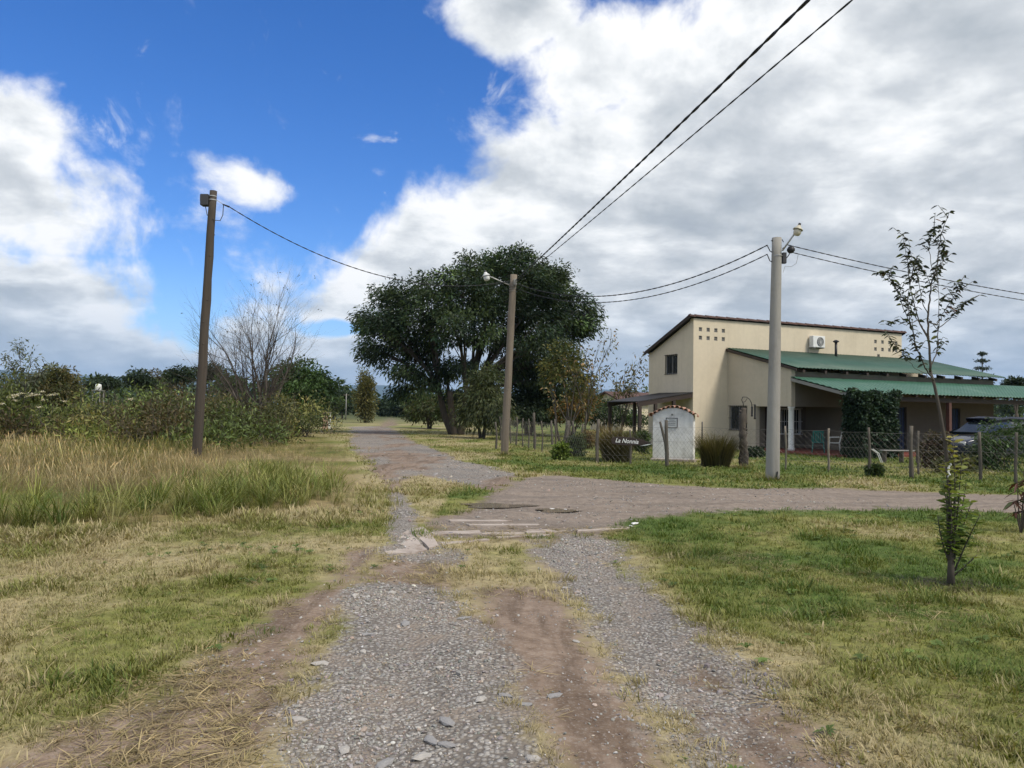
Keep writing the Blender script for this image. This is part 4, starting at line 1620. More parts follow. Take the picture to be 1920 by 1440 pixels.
# gnarled trunk with an iron hook and hanging lantern tubes
lp = G(1393, 876)
lamp = empty('trunk_lantern_post', (lp.x, lp.y, 0), 0, 'gnarled dark tree trunk post carrying curled iron hook and lantern', 'lantern post')
mb = MB()
pts, rr = [], []
for k in range(26):
    t = k / 25
    pts.append((.03 * math.sin(t * 7), .03 * math.cos(t * 5), -.1 + t * 1.95))
    rr.append((.145 - .05 * t) * random.uniform(.82, 1.18))
mb.tube(pts, rr, 12)
for k in range(34):
    z = random.uniform(.1, 1.75)
    a = random.uniform(0, 2 * PI)
    rd = .145 - .05 * z / 1.95
    mb.lathe([(.001, .05), (.03, .03), (.045, 0), (.03, -.03), (.001, -.05)], 6, Matrix.Translation((rd * .85 * math.cos(a), rd * .85 * math.sin(a), z)))
mb.build('trunk', M_BARK, lamp, True)
hook = [(0, 0, 1.8), (.0, 0, 1.98), (-.05, 0, 2.10), (-.02, 0, 2.19), (.10, 0, 2.19), (.20, 0, 2.12), (.26, 0, 2.0), (.27, 0, 1.9)]
br = MB().tube(hook, .013, 6).build('iron_hook', M_BLACKMETAL, lamp, True)
MB().tube([(-.02, 0, 2.02), (.06, 0, 2.05), (.12, 0, 2.15)], .009, 6).build('scroll', M_BLACKMETAL, br)
for x, z0, z1, r in ((.27, 1.58, 1.92, .030), (.36, 1.50, 1.98, .028)):
    MB().lathe([(.001, z1), (r * .5, z1 - .01), (r * 1.3, z1 - .04), (r, z1 - .06), (r, z0 + .05), (r * 1.5, z0 + .02), (r * .6, z0)], 10, Matrix.Translation((x, -.02, 0))).build('lantern_tube', M_BLACKMETAL, lamp, True)
MB().tube([(.25, -.01, 1.94), (.38, -.02, 1.96)], .008, 5).build('cross_bar', M_BLACKMETAL, lamp)


# ================================================================== POLES AND CABLES
def pole_shaft(base, top, r0, r1, mat, parent, knots=0):
    mb = MB()
    n = 14
    pts, rr = [], []
    for k in range(n):
        t = k / (n - 1)
        w = .012 if knots else .002
        pts.append(base.lerp(top, t) - parent.location + Vector((random.uniform(-w, w), random.uniform(-w, w), 0)))
        rr.append((r0 + (r1 - r0) * t) * (random.uniform(.95, 1.05) if knots else 1))
    mb.tube(pts, rr, 20)
    for k in range(knots):
        t = random.uniform(.1, .95)
        p = pts[int(t * (n - 1))]
        a = random.uniform(0, 2 * PI)
        r = rr[int(t * (n - 1))]
        mb.lathe([(.001, .04), (.02, .02), (.03, 0), (.02, -.02), (.001, -.04)], 6, Matrix.Translation(p + Vector((r * .9 * math.cos(a), r * .9 * math.sin(a), 0))))
    return mb.build('shaft', mat, parent, True)


def band(parent, p, r, mat=M_GALV, hgt=.03):
    return MB().lathe([(r, -hgt / 2), (r * 1.03, -hgt / 2), (r * 1.03, hgt / 2), (r, hgt / 2)], 20, Matrix.Translation(p)).build('band', mat, parent)


# dark wooden pole on the left
YL = 22.0
lb = at(367, 868, YL)
lb.z = -.4
ltop = at(400, 358, YL)
pole_l = empty('utility_pole', (lb.x, lb.y, 0), 0, 'leaning dark wooden utility pole with black box in tall grass', 'utility pole')
pole_shaft(lb, ltop, .145, .105, M_POLE, pole_l, 16)
o = pole_l.location
for dz in (.16, .27):
    band(pole_l, ltop - o - Vector((0.012, 0, dz)), .107)
bxp = ltop - o + Vector((-.20, .0, -.42))
bx = MB().box(bxp.x - .13, bxp.x + .10, bxp.y - .12, bxp.y + .12, bxp.z - .02, bxp.z + .30).build('junction_box', M_GREYBOX, pole_l, bevel=.012)
MB().box(bxp.x - .145, bxp.x - .131, bxp.y - .09, bxp.y + .09, bxp.z + .10, bxp.z + .28).build('box_label', M_TARP, bx)
lc = at(419, 384, YL)
MB().tube([lc - o + Vector((-.02, 0, .015)), lc - o + Vector((.16, .02, -.05))], [.018, .028], 8).build('cable_clamp', M_BLACKMETAL, pole_l)
MB().tube([lc - o, lc - o + Vector((-.01, 0, -.3)), lc - o + Vector((-.08, 0, -.46)), lc - o + Vector((-.22, -.08, -.47)), lc - o + Vector((-.42, -.10, -.33)), bxp + Vector((.0, -.05, -.02))], .012, 6).build('cable_loop', M_CABLE, pole_l)
MB().tube([ltop - o + Vector((.08, 0, -.25)), lc - o + Vector((0, 0, .01))], .008, 6).build('hook', M_GALV, pole_l)

# grey wooden pole in the middle with its lamp
mb_ = G(945, 853)
YM = mb_.y
mtop = at(963, 515, YM)
pole_m = empty('utility_pole', (mb_.x, mb_.y, 0), 0, 'grey wooden utility pole with street lamp before the big dark tree', 'utility pole')
pole_shaft(Vector((mb_.x, mb_.y, -.3)), mtop, .145, .125, M_POLE2, pole_m, 8)
o = pole_m.location
for k in range(3):
    band(pole_m, at(961.4 - k * .3, 537 + k * 4.4, YM) - o, .128, M_WIRE, .025)
MB().box(*(lambda p: (p.x - .06, p.x + .06, p.y - .19, p.y - .10, p.z - .11, p.z + .11))(at(966, 530, YM) - o)).build('fuse_box', M_TARP, pole_m, bevel=.01)


def street_lamp(parent, a, b, tilt, shade_mat, glass_mat_, s=1.0):
    """arm from a to b (local), a small shade at b with its glass bowl hanging down"""
    arm = MB().tube([a, a.lerp(b, .5), b], .022, 8).build('lamp_arm', M_GALV, parent, True)
    m = Matrix.Translation(b) @ Matrix.Rotation(tilt, 4, 'Y') @ Matrix.Scale(s, 4)
    sh = MB().lathe([(.02, .10), (.05, .09), (.07, .04), (.135, -.02), (.15, -.05), (.14, -.05), (.06, .0)], 20, m).build('lamp_shade', shade_mat, parent, True)
    MB().lathe([(.10, -.035), (.115, -.10), (.11, -.17), (.08, -.22), (.02, -.24)], 18, m).build('lamp_bowl', glass_mat_, sh, True)
    MB().lathe([(.035, .16), (.04, .15), (.045, .08), (.04, .07)], 12, m).build('socket', M_GREYBOX, sh, True)


street_lamp(pole_m, at(958, 536, YM) - o, at(911, 515, YM - .4) - o, R(-14), M_LAMPWHITE, M_LAMPWHITE, 1.0)

# concrete pole on the right
rb = G(1448, 899)
YR = rb.y
rtop = at(1456.5, 446, YR)
pole_r = empty('utility_pole', (rb.x, rb.y, 0), 0, 'thick round concrete utility pole with lamp in front of the house', 'utility pole')
pole_shaft(Vector((rb.x, rb.y, -.3)), rtop, .178, .120, M_CONC, pole_r, 0)
o = pole_r.location
street_lamp(pole_r, at(1467, 470, YR - .12) - o, at(1497, 428, YR - .2) - o, R(16), M_LAMPGLASS, M_LAMPGLASS, .85)
band(pole_r, at(1457, 480, YR) - o, .131, M_GALV, .02)
MB().box(*(lambda p: (p.x - .05, p.x + .05, p.y - .06, p.y + .06, p.z - .14, p.z + .14))(at(1470, 484, YR) - o)).build('connector_box', M_GREYBOX, pole_r, bevel=.01)
MB().lathe([(.001, .10), (.06, .08), (.10, .02), (.10, -.03), (.06, -.085), (.001, -.10)], 14, Matrix.Translation(at(1483, 468, YR) - o)).build('insulator_spool', M_BLACKMETAL, pole_r, True)
for (pa, pb) in (((1446, 452), (1449, 453)), ((1469, 454), (1464, 452)), ((1438, 459), (1450, 474)), ((1438, 476), (1449, 492)), ((1476, 459), (1467, 466)), ((1481, 475), (1470, 486))):
    MB().tube([at(*pa, YR - .02) - o, at((pa[0] + pb[0]) / 2, pb[1] - 3, YR - .02) - o, at(*pb, YR - .02) - o], .012, 6).build('hook', M_CABLE, pole_r)
MB().tube([at(1497, 476, YR) - o, at(1493, 494, YR) - o, at(1484, 500, YR) - o, at(1472, 499, YR) - o, at(1468, 512, YR) - o], .006, 5).build('thin_wire', M_GALV, pole_r)
rs = at(1455.7, 899, YR - .19)
MB().tube([Vector((rs.x, rs.y, -.05)) - o, Vector((rs.x + .03, rs.y, .22)) - o], .017, 6).build('ground_rod', M_BLACKMETAL, pole_r)


def cable(a, b, sag, r, label, twist=.5):
    """two strands wound round each other, hanging between a and b"""
    L = (b - a).length
    n = max(24, int(L / (twist / 5)))
    t = (b - a).normalized()
    side = t.cross(Vector((0, 0, 1))).normalized()
    up = side.cross(t)
    c = (a + b) / 2
    mb = MB()
    for ph in (0, PI):
        pts = []
        for k in range(n + 1):
            q = k / n
            p = a.lerp(b, q) - Vector((0, 0, 4 * sag * q * (1 - q)))
            w = 2 * PI * q * L / twist + ph
            pts.append(p + (side * math.cos(w) + up * math.sin(w)) * r * .6 - a)
        mb.tube(pts, r * .8, 5)
    ob = mb.build('overhead_cable', M_CABLE, None, True)
    ob.location = a
    return tag(ob, label, 'cable')


mid = at(963, 531, YM)
cable(lc + Vector((.16, .02, -.05)), at(955, 527, YM), .95, .013, 'twisted black cable from dark wooden pole to grey wooden lamp pole')
cable(at(968, 532, YM), at(1438, 460, YR), .85, .014, 'upper of two cables between wooden lamp pole and concrete pole')
cable(at(968, 541, YM), at(1438, 477, YR), .85, .012, 'lower of two cables between wooden lamp pole and concrete pole')
cable(at(1476, 459, YR), at(2250, 592, 25.0), .25, .011, 'upper of two cables leaving concrete pole past the sapling')
cable(at(1488, 474, YR), at(2250, 603, 25.0), .25, .010, 'lower of two cables leaving concrete pole past the sapling')
for (v0, u1, v1, r, lab) in ((527, 1497, 0, .017, 'thicker left overhead cable running from the tree up over the road'), (531, 1576, 0, .010, 'thinner right overhead cable running from the tree up over the road')):
    p0 = at(966, v0, YM)
    p1 = at(u1, v1, 9.0)
    p2 = p0 + (p1 - p0) * 1.95
    cable(p0, p2, .12, r, lab, .8)


# ================================================================== THINGS ROUND THE HOUSE
def make_chair(name, loc, rz, mat, label):
    c = empty(name, loc, rz, label, 'chair')
    MB().box(-.22, .22, -.22, .20, .40, .435).build('seat', mat, c, bevel=.015)
    mb = MB()
    for k in range(5):
        x = -.19 + k * .088
        mb.prism([(.18, .44), (.21, .44), (.31, .86), (.285, .86)], x, x + .06, lambda a, b, t: (t, a, b))
    mb.prism([(.28, .84), (.31, .84), (.325, .90), (.29, .90)], -.21, .21, lambda a, b, t: (t, a, b))
    mb.build('backrest', mat, c)
    for x, y in ((-.2, -.19), (.2, -.19), (-.2, .19), (.2, .19)):
        MB().tube([(x, y, .40), (x * 1.2, y * 1.2, 0)], [.022, .016], 6).build('leg', mat, c)
    for s in (-1, 1):
        MB().tube([(s * .22, -.19, .42), (s * .25, -.17, .64), (s * .25, .2, .66)], .018, 6).build('armrest', mat, c)
    return c


p = hw(2.15, -5.5, .118)
make_chair('garden_chair', p, R(160), M_TEAL, 'teal plastic chair on the porch beside the white column')
p = hw(2.62, -5.9, .118)
make_chair('garden_chair', p, R(250), M_PLASTIC, 'white plastic chair on the porch beside the ivy column')
p = G(1690, 868)
bench = empty('garden_bench', (p.x, p.y, 0), R(6), 'low pale topped bench in front of the dark veranda', 'bench')
MB().box(-.75, .75, -.14, .14, .42, .455).build('seat', M_TARP, bench, bevel=.01)
for x in (-.65, .0, .65):
    MB().box(x - .02, x + .02, -.12, .12, 0, .42).build('leg', M_POST, bench)
mb = MB()
for k in range(2):
    mb.tube([at(1634 + k * 3, 842, 27) - at(1634, 868, 27), at(1645 + k * 3, 850, 27) - at(1634, 868, 27), at(1652 + k * 3, 868, 27) - at(1634, 868, 27)], .014, 6)
q = at(1634, 868, 27)
ob = mb.build('garden_hose', M_PLASTIC)
ob.location = (q.x, q.y, q.z)
tag(ob, 'pale curved hose hanging beside the ivy covered column', 'hose')

# dark car parked at the right end of the veranda
cpv = G(1862, 871)
car = empty('parked_car', (cpv.x + .6, cpv.y + 1.2, 0), R(20), 'dark blue car parked by the veranda behind green shrubs', 'car')


def loft(sections):
    """sections: list of (x, [(y, z) ...]) closed rings of equal length"""
    vs, fs = [], []
    n = len(sections[0][1])
    for x, ring in sections:
        vs += [(x, y, z) for y, z in ring]
    for i in range(len(sections) - 1):
        for k in range(n):
            k2 = (k + 1) % n
            fs.append((i * n + k, i * n + k2, (i + 1) * n + k2, (i + 1) * n + k))
    fs.append(tuple(reversed(range(n))))
    fs.append(tuple(range((len(sections) - 1) * n, len(sections) * n)))
    return MB().add(vs, fs)


def ring(w, z0, z1, wt=None):
    wt = wt or w
    return [(-w * .92, z0), (-w, z0 + .15), (-w, (z0 + z1) / 2 + .05), (-wt, z1 - .04), (-wt * .9, z1), (wt * .9, z1), (wt, z1 - .04), (w, (z0 + z1) / 2 + .05), (w, z0 + .15), (w * .92, z0)]


loft([(-2.15, ring(.72, .40, .72)), (-2.05, ring(.82, .28, .84)), (-1.6, ring(.88, .24, .96)), (-.9, ring(.89, .24, 1.03)), (1.0, ring(.89, .24, 1.05)), (1.9, ring(.87, .26, 1.03)), (2.1, ring(.80, .34, .95))]).build('body', M_CARPAINT, car, True, bevel=.02)
cab = loft([(-1.05, ring(.78, .98, 1.06, .70)), (-.35, ring(.80, .98, 1.52, .60)), (.3, ring(.80, .98, 1.58, .60)), (1.4, ring(.80, .98, 1.55, .60)), (1.95, ring(.78, .98, 1.12, .66))]).build('cabin', M_GLASS, car)
loft([(-.42, ring(.60, 1.50, 1.545, .56)), (.3, ring(.62, 1.565, 1.61, .58)), (1.42, ring(.62, 1.54, 1.575, .58)), (1.5, ring(.60, 1.49, 1.52, .56))]).build('roof', M_CARPAINT, car, True)
for x in (-1.35, 1.35):
    for s in (-1, 1):
        w = MB().lathe([(.20, -.10), (.30, -.11), (.335, -.07), (.335, .07), (.30, .11), (.20, .10)], 24, Matrix.Translation((x, s * .80, .33)) @ Matrix.Rotation(PI / 2, 4, 'X')).build('wheel', M_TYRE, car, True)
        MB().lathe([(.03, -.112), (.19, -.10), (.20, -.06), (.20, .06), (.19, .10), (.03, .112)], 16, Matrix.Translation((x, s * .80, .33)) @ Matrix.Rotation(PI / 2, 4, 'X')).build('rim', M_GALV, w)
for s in (-1, 1):
    MB().box(-2.13, -2.02, s * .62 - .14, s * .62 + .14, .66, .80).build('headlight', M_LAMPWHITE, car, bevel=.02)
    MB().box(-.75, -.60, s * .93 - .07, s * .93 + .07, 1.02, 1.14).build('mirror', M_CARPAINT, car, bevel=.02)
MB().box(-2.165, -2.12, -.30, .30, .42, .54).build('number_plate', M_PLASTIC, car)

# ================================================================== VEGETATION
def unit(a):
    return a / np.maximum(np.linalg.norm(a, axis=-1, keepdims=True), 1e-9)


def leaf_geo(P, D, L, W, tint, rng, flat=.5, fold=0.0):
    """rhombic leaves at P pointing along D"""
    n = len(P)
    up = np.array((0, 0, 1.0)) * flat + rng.normal(0, 1 - flat * .6, (n, 3))
    S = unit(np.cross(D, up))
    Nn = np.cross(S, D)
    L = np.broadcast_to(np.asarray(L, float), (n,))[:, None]
    W = np.broadcast_to(np.asarray(W, float), (n,))[:, None]
    a = P
    b = P + D * L * .45 + S * W * .5 - Nn * W * fold
    c = P + D * L - np.array((0, 0, 1.0)) * L * .12
    d = P + D * L * .45 - S * W * .5 - Nn * W * fold
    V = np.stack([a, b, c, d], 1).reshape(-1, 3)
    Fq = np.arange(4 * n).reshape(-1, 4)
    return V, Fq, np.repeat(tint, 4, axis=0)


def crown_mesh(name, centers, per, rad, L, W, cols, rng, outc=None, droop=.3, flat=.5, squash=.6, bright=.28):
    """leaf clumps round the given centres"""
    nC = len(centers)
    k = np.repeat(np.arange(nC), per)
    off = unit(rng.normal(0, 1, (len(k), 3))) * (rng.uniform(0, 1, (len(k), 1)) ** .5) * rad
    off[:, 2] *= squash
    P = centers[k] + off
    outw = unit(off + (0 if outc is None else unit(centers[k] - outc) * rad * .7))
    D = unit(outw + rng.normal(0, .55, outw.shape) - np.array((0, 0, droop)))
    cols = np.array(cols)
    cc = cols[rng.integers(0, len(cols), nC)] * np.exp(rng.normal(0, bright, (nC, 1)))
    t = cc[k] * np.exp(rng.normal(0, .22, (len(k), 1)))
    V, Fq, T = leaf_geo(P, D, L * rng.uniform(.6, 1.2, len(P)), W * rng.uniform(.7, 1.2, len(P)), t, rng, flat)
    return np_mesh(name, V, Fq, T)


def lobe_points(lobes, n, rng, shell=.45):
    vol = np.array([l[1][0] * l[1][1] * l[1][2] for l in lobes]) ** .75
    idx = rng.choice(len(lobes), n, p=vol / vol.sum())
    c = np.array([tuple(l[0]) for l in lobes])[idx]
    r = np.array([l[1] for l in lobes])[idx]
    d = unit(rng.normal(0, 1, (n, 3)))
    q = rng.uniform(0, 1, (n, 1)) ** shell
    return c + d * r * q, idx


def bend(a, b, up=.15, wob=.06, n=6):
    a, b = Vector(a), Vector(b)
    L = (b - a).length
    w = Vector((random.uniform(-1, 1), random.uniform(-1, 1), random.uniform(-.5, .5))) * L * wob
    out = []
    for k in range(n):
        t = k / (n - 1)
        p = a.lerp(b, t) + w * math.sin(PI * t) + Vector((0, 0, up * L * math.sin(PI * t)))
        out.append(p)
    return out


def lobe_tree(name, label, cat, base, lobes, n_cl, per, rad, L, W, cols, seed, trunk_r=.2, fork=1.5, limbs=True, bark=None, stems=1, group=None, droop=.3, squash=.6, twigs=8, shell=.45, flat=.5, bright=.28, stem_spread=.3):
    rng = np.random.default_rng(seed)
    random.seed(seed)
    base = Vector(base)
    root = empty(name, base, 0, label, cat, group)
    lob = [(Vector(c) - base, r) for c, r in lobes]
    C, idx = lobe_points(lob, n_cl, rng, shell)
    C[:, 2] = np.maximum(C[:, 2], rad * squash * .6)
    mid = np.array(tuple(sum((l[0] for l in lob), Vector()) / len(lob)))
    me = crown_mesh('crown', C, per, rad, L, W, cols, rng, mid, droop, flat, squash, bright)
    link('crown', me, M_LEAF, root)
    if limbs:
        mb = MB()
        starts = []
        for s in range(stems):
            a = 2 * PI * s / max(1, stems) + rng.uniform(0, 1)
            b0 = Vector((math.cos(a), math.sin(a), 0)) * (trunk_r * .9 if stems > 1 else 0)
            top = Vector((math.cos(a), math.sin(a), 0)) * stem_spread * (fork if stems > 1 else .1) + Vector((0, 0, fork))
            pts = bend(b0 - Vector((0, 0, .25)), top, 0, .05, 7)
            mb.tube(pts, [trunk_r * (1.35 if k == 0 else 1.1 - .05 * k) for k in range(7)], 10)
            starts.append((top, trunk_r * .72))
        br = MB()
        for i, (c, r) in enumerate(lob):
            st, r0 = min(starts, key=lambda q: (q[0] - c).length)
            pts = bend(st, c, .06, .07, 7)
            r1 = r0 * .75
            br.tube([st - Vector((0, 0, .15))] + pts, [r1 * 1.1] + [r1 * (1 - .78 * k / 6) for k in range(7)], 7)
            mine = C[idx == i]
            for q in mine[:twigs]:
                k = random.randint(2, 5)
                br.tube(bend(pts[k], q, .05, .08, 4), [r1 * .34, r1 * .24, r1 * .15, r1 * .05], 5)
        mb.build('trunk', bark or M_BARK, root, True)
        br.build('branches', bark or M_BARK, root, True)
    return root


def LB(u, v, ru, rv, depth, deep=1.0):
    """crown lobe seen at (u, v) with pixel half sizes ru, rv"""
    k = depth / F_PX
    return (at(u, v, depth), (ru * k, ru * k * deep, rv * k))


def ground_at(u, depth):
    p = at(u, 760, depth)
    return Vector((p.x, p.y, H1(p.x, p.y) if depth < 60 else 0))


# ---- the big dark tree
TB = G(858, 815)
Dp = TB.y
big_lobes = [LB(755, 735, 24, 14, Dp), LB(850, 740, 30, 16, Dp + 1), LB(1000, 715, 44, 22, Dp + 1), LB(690, 600, 26, 22, Dp), LB(1105, 590, 18, 24, Dp), LB(975, 478, 22, 12, Dp), LB(880, 495, 24, 14, Dp), LB(800, 522, 24, 12, Dp), LB(1045, 512, 26, 18, Dp), LB(830, 690, 42, 20, Dp + 1), LB(885, 690, 40, 20, Dp - 1), LB(960, 690, 46, 24, Dp + 2), LB(800, 720, 30, 16, Dp - 1), LB(700, 655, 30, 18, Dp), LB(955, 545, 105, 62, Dp, .9), LB(1015, 560, 75, 60, Dp + 2, .9), LB(1065, 600, 52, 50, Dp + 1), LB(870, 545, 62, 48, Dp - 2, 1), LB(790, 575, 75, 48, Dp - 1, .9),
             LB(735, 560, 40, 32, Dp), LB(720, 625, 48, 42, Dp - 1), LB(790, 640, 60, 34, Dp + 1), LB(870, 610, 60, 44, Dp - 3, 1), LB(940, 630, 60, 42, Dp + 2, 1),
             LB(1010, 640, 58, 36, Dp - 2), LB(1085, 610, 30, 30, Dp), LB(745, 675, 46, 24, Dp), LB(770, 700, 36, 22, Dp - 1), LB(1040, 680, 40, 28, Dp + 1), LB(930, 500, 50, 26, Dp), LB(1000, 500, 45, 24, Dp + 1)]
lobe_tree('large_tree', 'large broad dark green spreading tree standing beside the gravel road', 'tree', (TB.x, TB.y, 0), big_lobes, 1150, 66, .80, .30, .095,
          [(.030, .052, .026), (.022, .042, .024), (.046, .072, .028), (.032, .050, .028), (.060, .085, .034)], 3, .24, 2.8, stems=5, twigs=12, droop=.45, squash=.7, shell=.33, bright=.42, stem_spread=.45)

# ---- shrubs and smaller trees by the big tree
GRN, OLV, YEL = [(.055, .085, .03), (.07, .10, .035), (.05, .075, .03)], [(.085, .095, .038), (.10, .095, .04), (.07, .08, .035)], [(.20, .14, .035), (.14, .12, .035), (.07, .085, .03)]
DRK = [(.028, .045, .024), (.035, .055, .028), (.024, .038, .022)]
b = ground_at(905, Dp - 6)
lobe_tree('willowy_bush', 'light olive drooping bush right of the big tree trunk', 'bush', b, [LB(905, 745, 34, 38, Dp - 6), LB(925, 775, 34, 32, Dp - 7), LB(885, 775, 24, 26, Dp - 6), LB(915, 710, 26, 26, Dp - 6)], 170, 46, .7, .30, .07, [(.07, .085, .035), (.085, .095, .04), (.05, .07, .03)], 21, .10, 1.2, droop=.9, stems=3)
b = ground_at(990, Dp + 2)
lobe_tree('dark_bush', 'dense dark bush right of the grey lamp pole behind the fence', 'bush', b, [LB(1000, 735, 46, 46, Dp + 2), LB(1045, 745, 36, 36, Dp + 1), LB(970, 765, 34, 26, Dp + 1), LB(1010, 775, 55, 20, Dp)], 200, 46, .8, .30, .11, DRK, 22, .12, 1.2, stems=3)
b = ground_at(1055, Dp - 10)
lobe_tree('yellowing_tree', 'small tree with yellowing leaves right of the big dark tree', 'tree', b, [LB(1065, 680, 34, 28, Dp - 10), LB(1035, 700, 26, 26, Dp - 10), LB(1085, 720, 24, 24, Dp - 10), LB(1050, 655, 24, 14, Dp - 10)], 120, 34, .55, .22, .08, [(.15, .13, .035), (.10, .11, .035), (.07, .09, .03), (.06, .08, .03)], 23, .07, 1.4, stems=2, twigs=10)
b = ground_at(805, 66)
lobe_tree('roadside_bush', 'grey green bush left of the big tree beside the road', 'bush', b, [LB(800, 760, 36, 26, 66), LB(835, 765, 30, 24, 64), LB(775, 775, 22, 14, 68)], 150, 42, .9, .32, .10, GRN + OLV, 24, .1, 1, stems=3)
b = ground_at(1075, 50)
lobe_tree('orange_bush', 'low bush with orange and green leaves behind the side fence', 'bush', b, [LB(1078, 765, 30, 22, 50), LB(1100, 750, 20, 14, 50), LB(1050, 775, 26, 14, 50)], 90, 40, .6, .22, .09, [(.17, .10, .03), (.09, .09, .03), (.06, .075, .03)], 25, .06, .8, stems=3)
b = ground_at(1130, 62)
lobe_tree('hedge_bush', 'dark green bush seen below the carport roof', 'bush', b, [LB(1130, 770, 40, 22, 62), LB(1185, 785, 36, 14, 62), LB(1090, 780, 30, 12, 62)], 120, 40, .8, .28, .10, DRK + GRN, 26, .08, .7, stems=3)


def sparse_tree(name, label, base, tips, seed, leafn, L, W, cols, r=.06, cat='tree', bark=None, fork=.35):
    """slender tree of a few long branches to the given tips, with scattered leaves"""
    rng = np.random.default_rng(seed)
    random.seed(seed)
    base = Vector(base)
    root = empty(name, base, 0, label, cat)
    tips = [Vector(t) - base for t in tips]
    top = sum(tips, Vector()) / len(tips)
    f = Vector((top.x * .15, top.y * .15, top.z * fork))
    MB().tube(bend((0, 0, -.15), f, 0, .03, 5), [r * 1.2, r, r * .95, r * .9, r * .85], 8).build('trunk', bark or M_TWIG, root, True)
    br = MB()
    C, Dd = [], []
    for t in tips:
        s = f.lerp(Vector((f.x, f.y, f.z * .6)), random.random())
        pts = bend(s, t, .08, .05, 7)
        br.tube(pts, [r * .6 * (1 - .88 * k / 6) for k in range(7)], 6)
        for j in range(6):
            k = random.randint(2, 5)
            d = (pts[k + 1] - pts[k - 1]).normalized()
            e = pts[k] + (d + Vector((random.uniform(-1, 1), random.uniform(-1, 1), random.uniform(-.1, .7))) * .8) * (t - s).length * random.uniform(.12, .3)
            sub = bend(pts[k], e, .05, .06, 4)
            br.tube(sub, [r * .2, r * .15, r * .1, r * .05], 5)
            C += sub[1:]
        C += pts[3:]
    br.build('branches', bark or M_TWIG, root, True)
    C = np.array([tuple(c) for c in C])
    me = crown_mesh('crown', C, leafn, L * 1.1, L, W, cols, rng, None, .6, .4, .8)
    link('crown', me, M_LEAF, root)
    return root


AUT = [(.15, .12, .04), (.10, .105, .04), (.20, .13, .06), (.07, .08, .035)]
sparse_tree('slender_tree', 'tall slender half bare tree between big tree and house', ground_at(1098, 40), [at(1128, 640, 40), at(1095, 655, 40), at(1155, 632, 41), at(1140, 690, 40), at(1070, 690, 40)], 31, 3, .22, .09, AUT, .055)
sparse_tree('slender_tree', 'slender tree with drooping olive leaves nearest the carport', ground_at(1165, 41), [at(1200, 672, 41), at(1175, 680, 41), at(1155, 700, 41), at(1190, 705, 40), at(1215, 690, 42)], 32, 4, .24, .09, [(.08, .09, .035), (.12, .11, .04), (.16, .12, .06)], .05)
sparse_tree('slender_tree', 'thin half bare tree right behind the side fence posts', ground_at(1068, 36), [at(1050, 700, 36), at(1085, 690, 36), at(1100, 715, 36), at(1030, 730, 36), at(1112, 735, 36)], 33, 2, .20, .08, AUT, .05)

# ---- left background
b = ground_at(565, 52)
lobe_tree('round_tree', 'round dense green tree right of the bare tree', 'tree', b, [LB(562, 708, 44, 32, 52), LB(598, 720, 30, 28, 52), LB(532, 720, 30, 26, 53), LB(575, 735, 48, 24, 51)], 240, 44, .8, .34, .11, [(.048, .088, .026), (.06, .105, .03), (.038, .068, .026)], 41, .2, 1.6, droop=.6)
b = Vector((at(685, 770, 88).x, 88, 0))
lobe_tree('poplar_tree', 'narrow upright yellowing poplar beside the far road', 'tree', b, [LB(686, 715, 11, 20, 88), LB(684, 745, 14, 24, 88), LB(688, 768, 12, 18, 88)], 130, 40, .8, .34, .13, [(.13, .115, .04), (.10, .10, .04), (.085, .09, .035)], 42, .15, 3, droop=-.3, squash=1.2)
b = ground_at(35, 34)
sparse_tree('feathery_tree', 'feathery grey green tree at the far left edge', ground_at(38, 34), [at(35, 658, 34), at(15, 672, 34), at(62, 676, 34), at(5, 700, 34), at(75, 700, 34), at(40, 690, 33), at(25, 715, 34), at(58, 715, 34)], 43, 7, .22, .06, [(.10, .12, .075), (.085, .105, .06), (.12, .13, .09)], .06)
b = ground_at(100, 36)
lobe_tree('round_shrub_tree', 'rounded olive brown small tree right of the feathery tree', 'tree', b, [LB(98, 712, 34, 24, 36), LB(125, 722, 20, 18, 36), LB(75, 725, 22, 18, 36), LB(100, 740, 40, 20, 35)], 170, 44, .5, .20, .07, [(.085, .085, .03), (.10, .085, .035), (.06, .075, .03)], 44, .08, 1.0, stems=3)
for i, (u, v, ru, rv, dp, lab, cols) in enumerate((
        (192, 716, 30, 9, 75, 'flat topped dark tree behind the white water tank', DRK), (262, 708, 26, 14, 80, 'spreading dark tree between water tank and dark pole', DRK),
        (340, 700, 26, 14, 70, 'flat crowned dark tree just left of the wooden pole', DRK), (392, 695, 20, 16, 72, 'layered dark tree just right of the wooden pole', DRK),
        (430, 715, 26, 20, 60, 'light green small tree below the bare tree', GRN), (300, 712, 34, 18, 85, 'thin greyish tree in the gap left of the pole', [(.10, .095, .075), (.08, .08, .06)]),
        (643, 752, 8, 16, 120, 'small dark pointed tree left of the poplar', DRK), (750, 762, 24, 16, 150, 'broad dark tree closing the far end of the road', DRK),
        (722, 764, 10, 12, 160, 'small dark tree at the road end beside the poplar', DRK), (625, 755, 16, 10, 110, 'low light green tree above the pink gate posts', GRN),
        (1905, 722, 16, 14, 55, 'dark tree top at the right edge above the veranda roof', DRK))):
    b = Vector((at(u, 760, dp).x, dp, 0))
    lobe_tree('distant_tree', lab, 'tree', b, [LB(u, v, ru, rv, dp), LB(u + ru * .4, v + rv * .5, ru * .6, rv * .7, dp), LB(u - ru * .5, v + rv * .4, ru * .6, rv * .6, dp + 1)], 70, 34, .8 * dp / 75, .34 * dp / 75, .13 * dp / 75, cols, 60 + i, .14, 2.0, twigs=5, squash=.4, group='trees far behind the thicket and road')

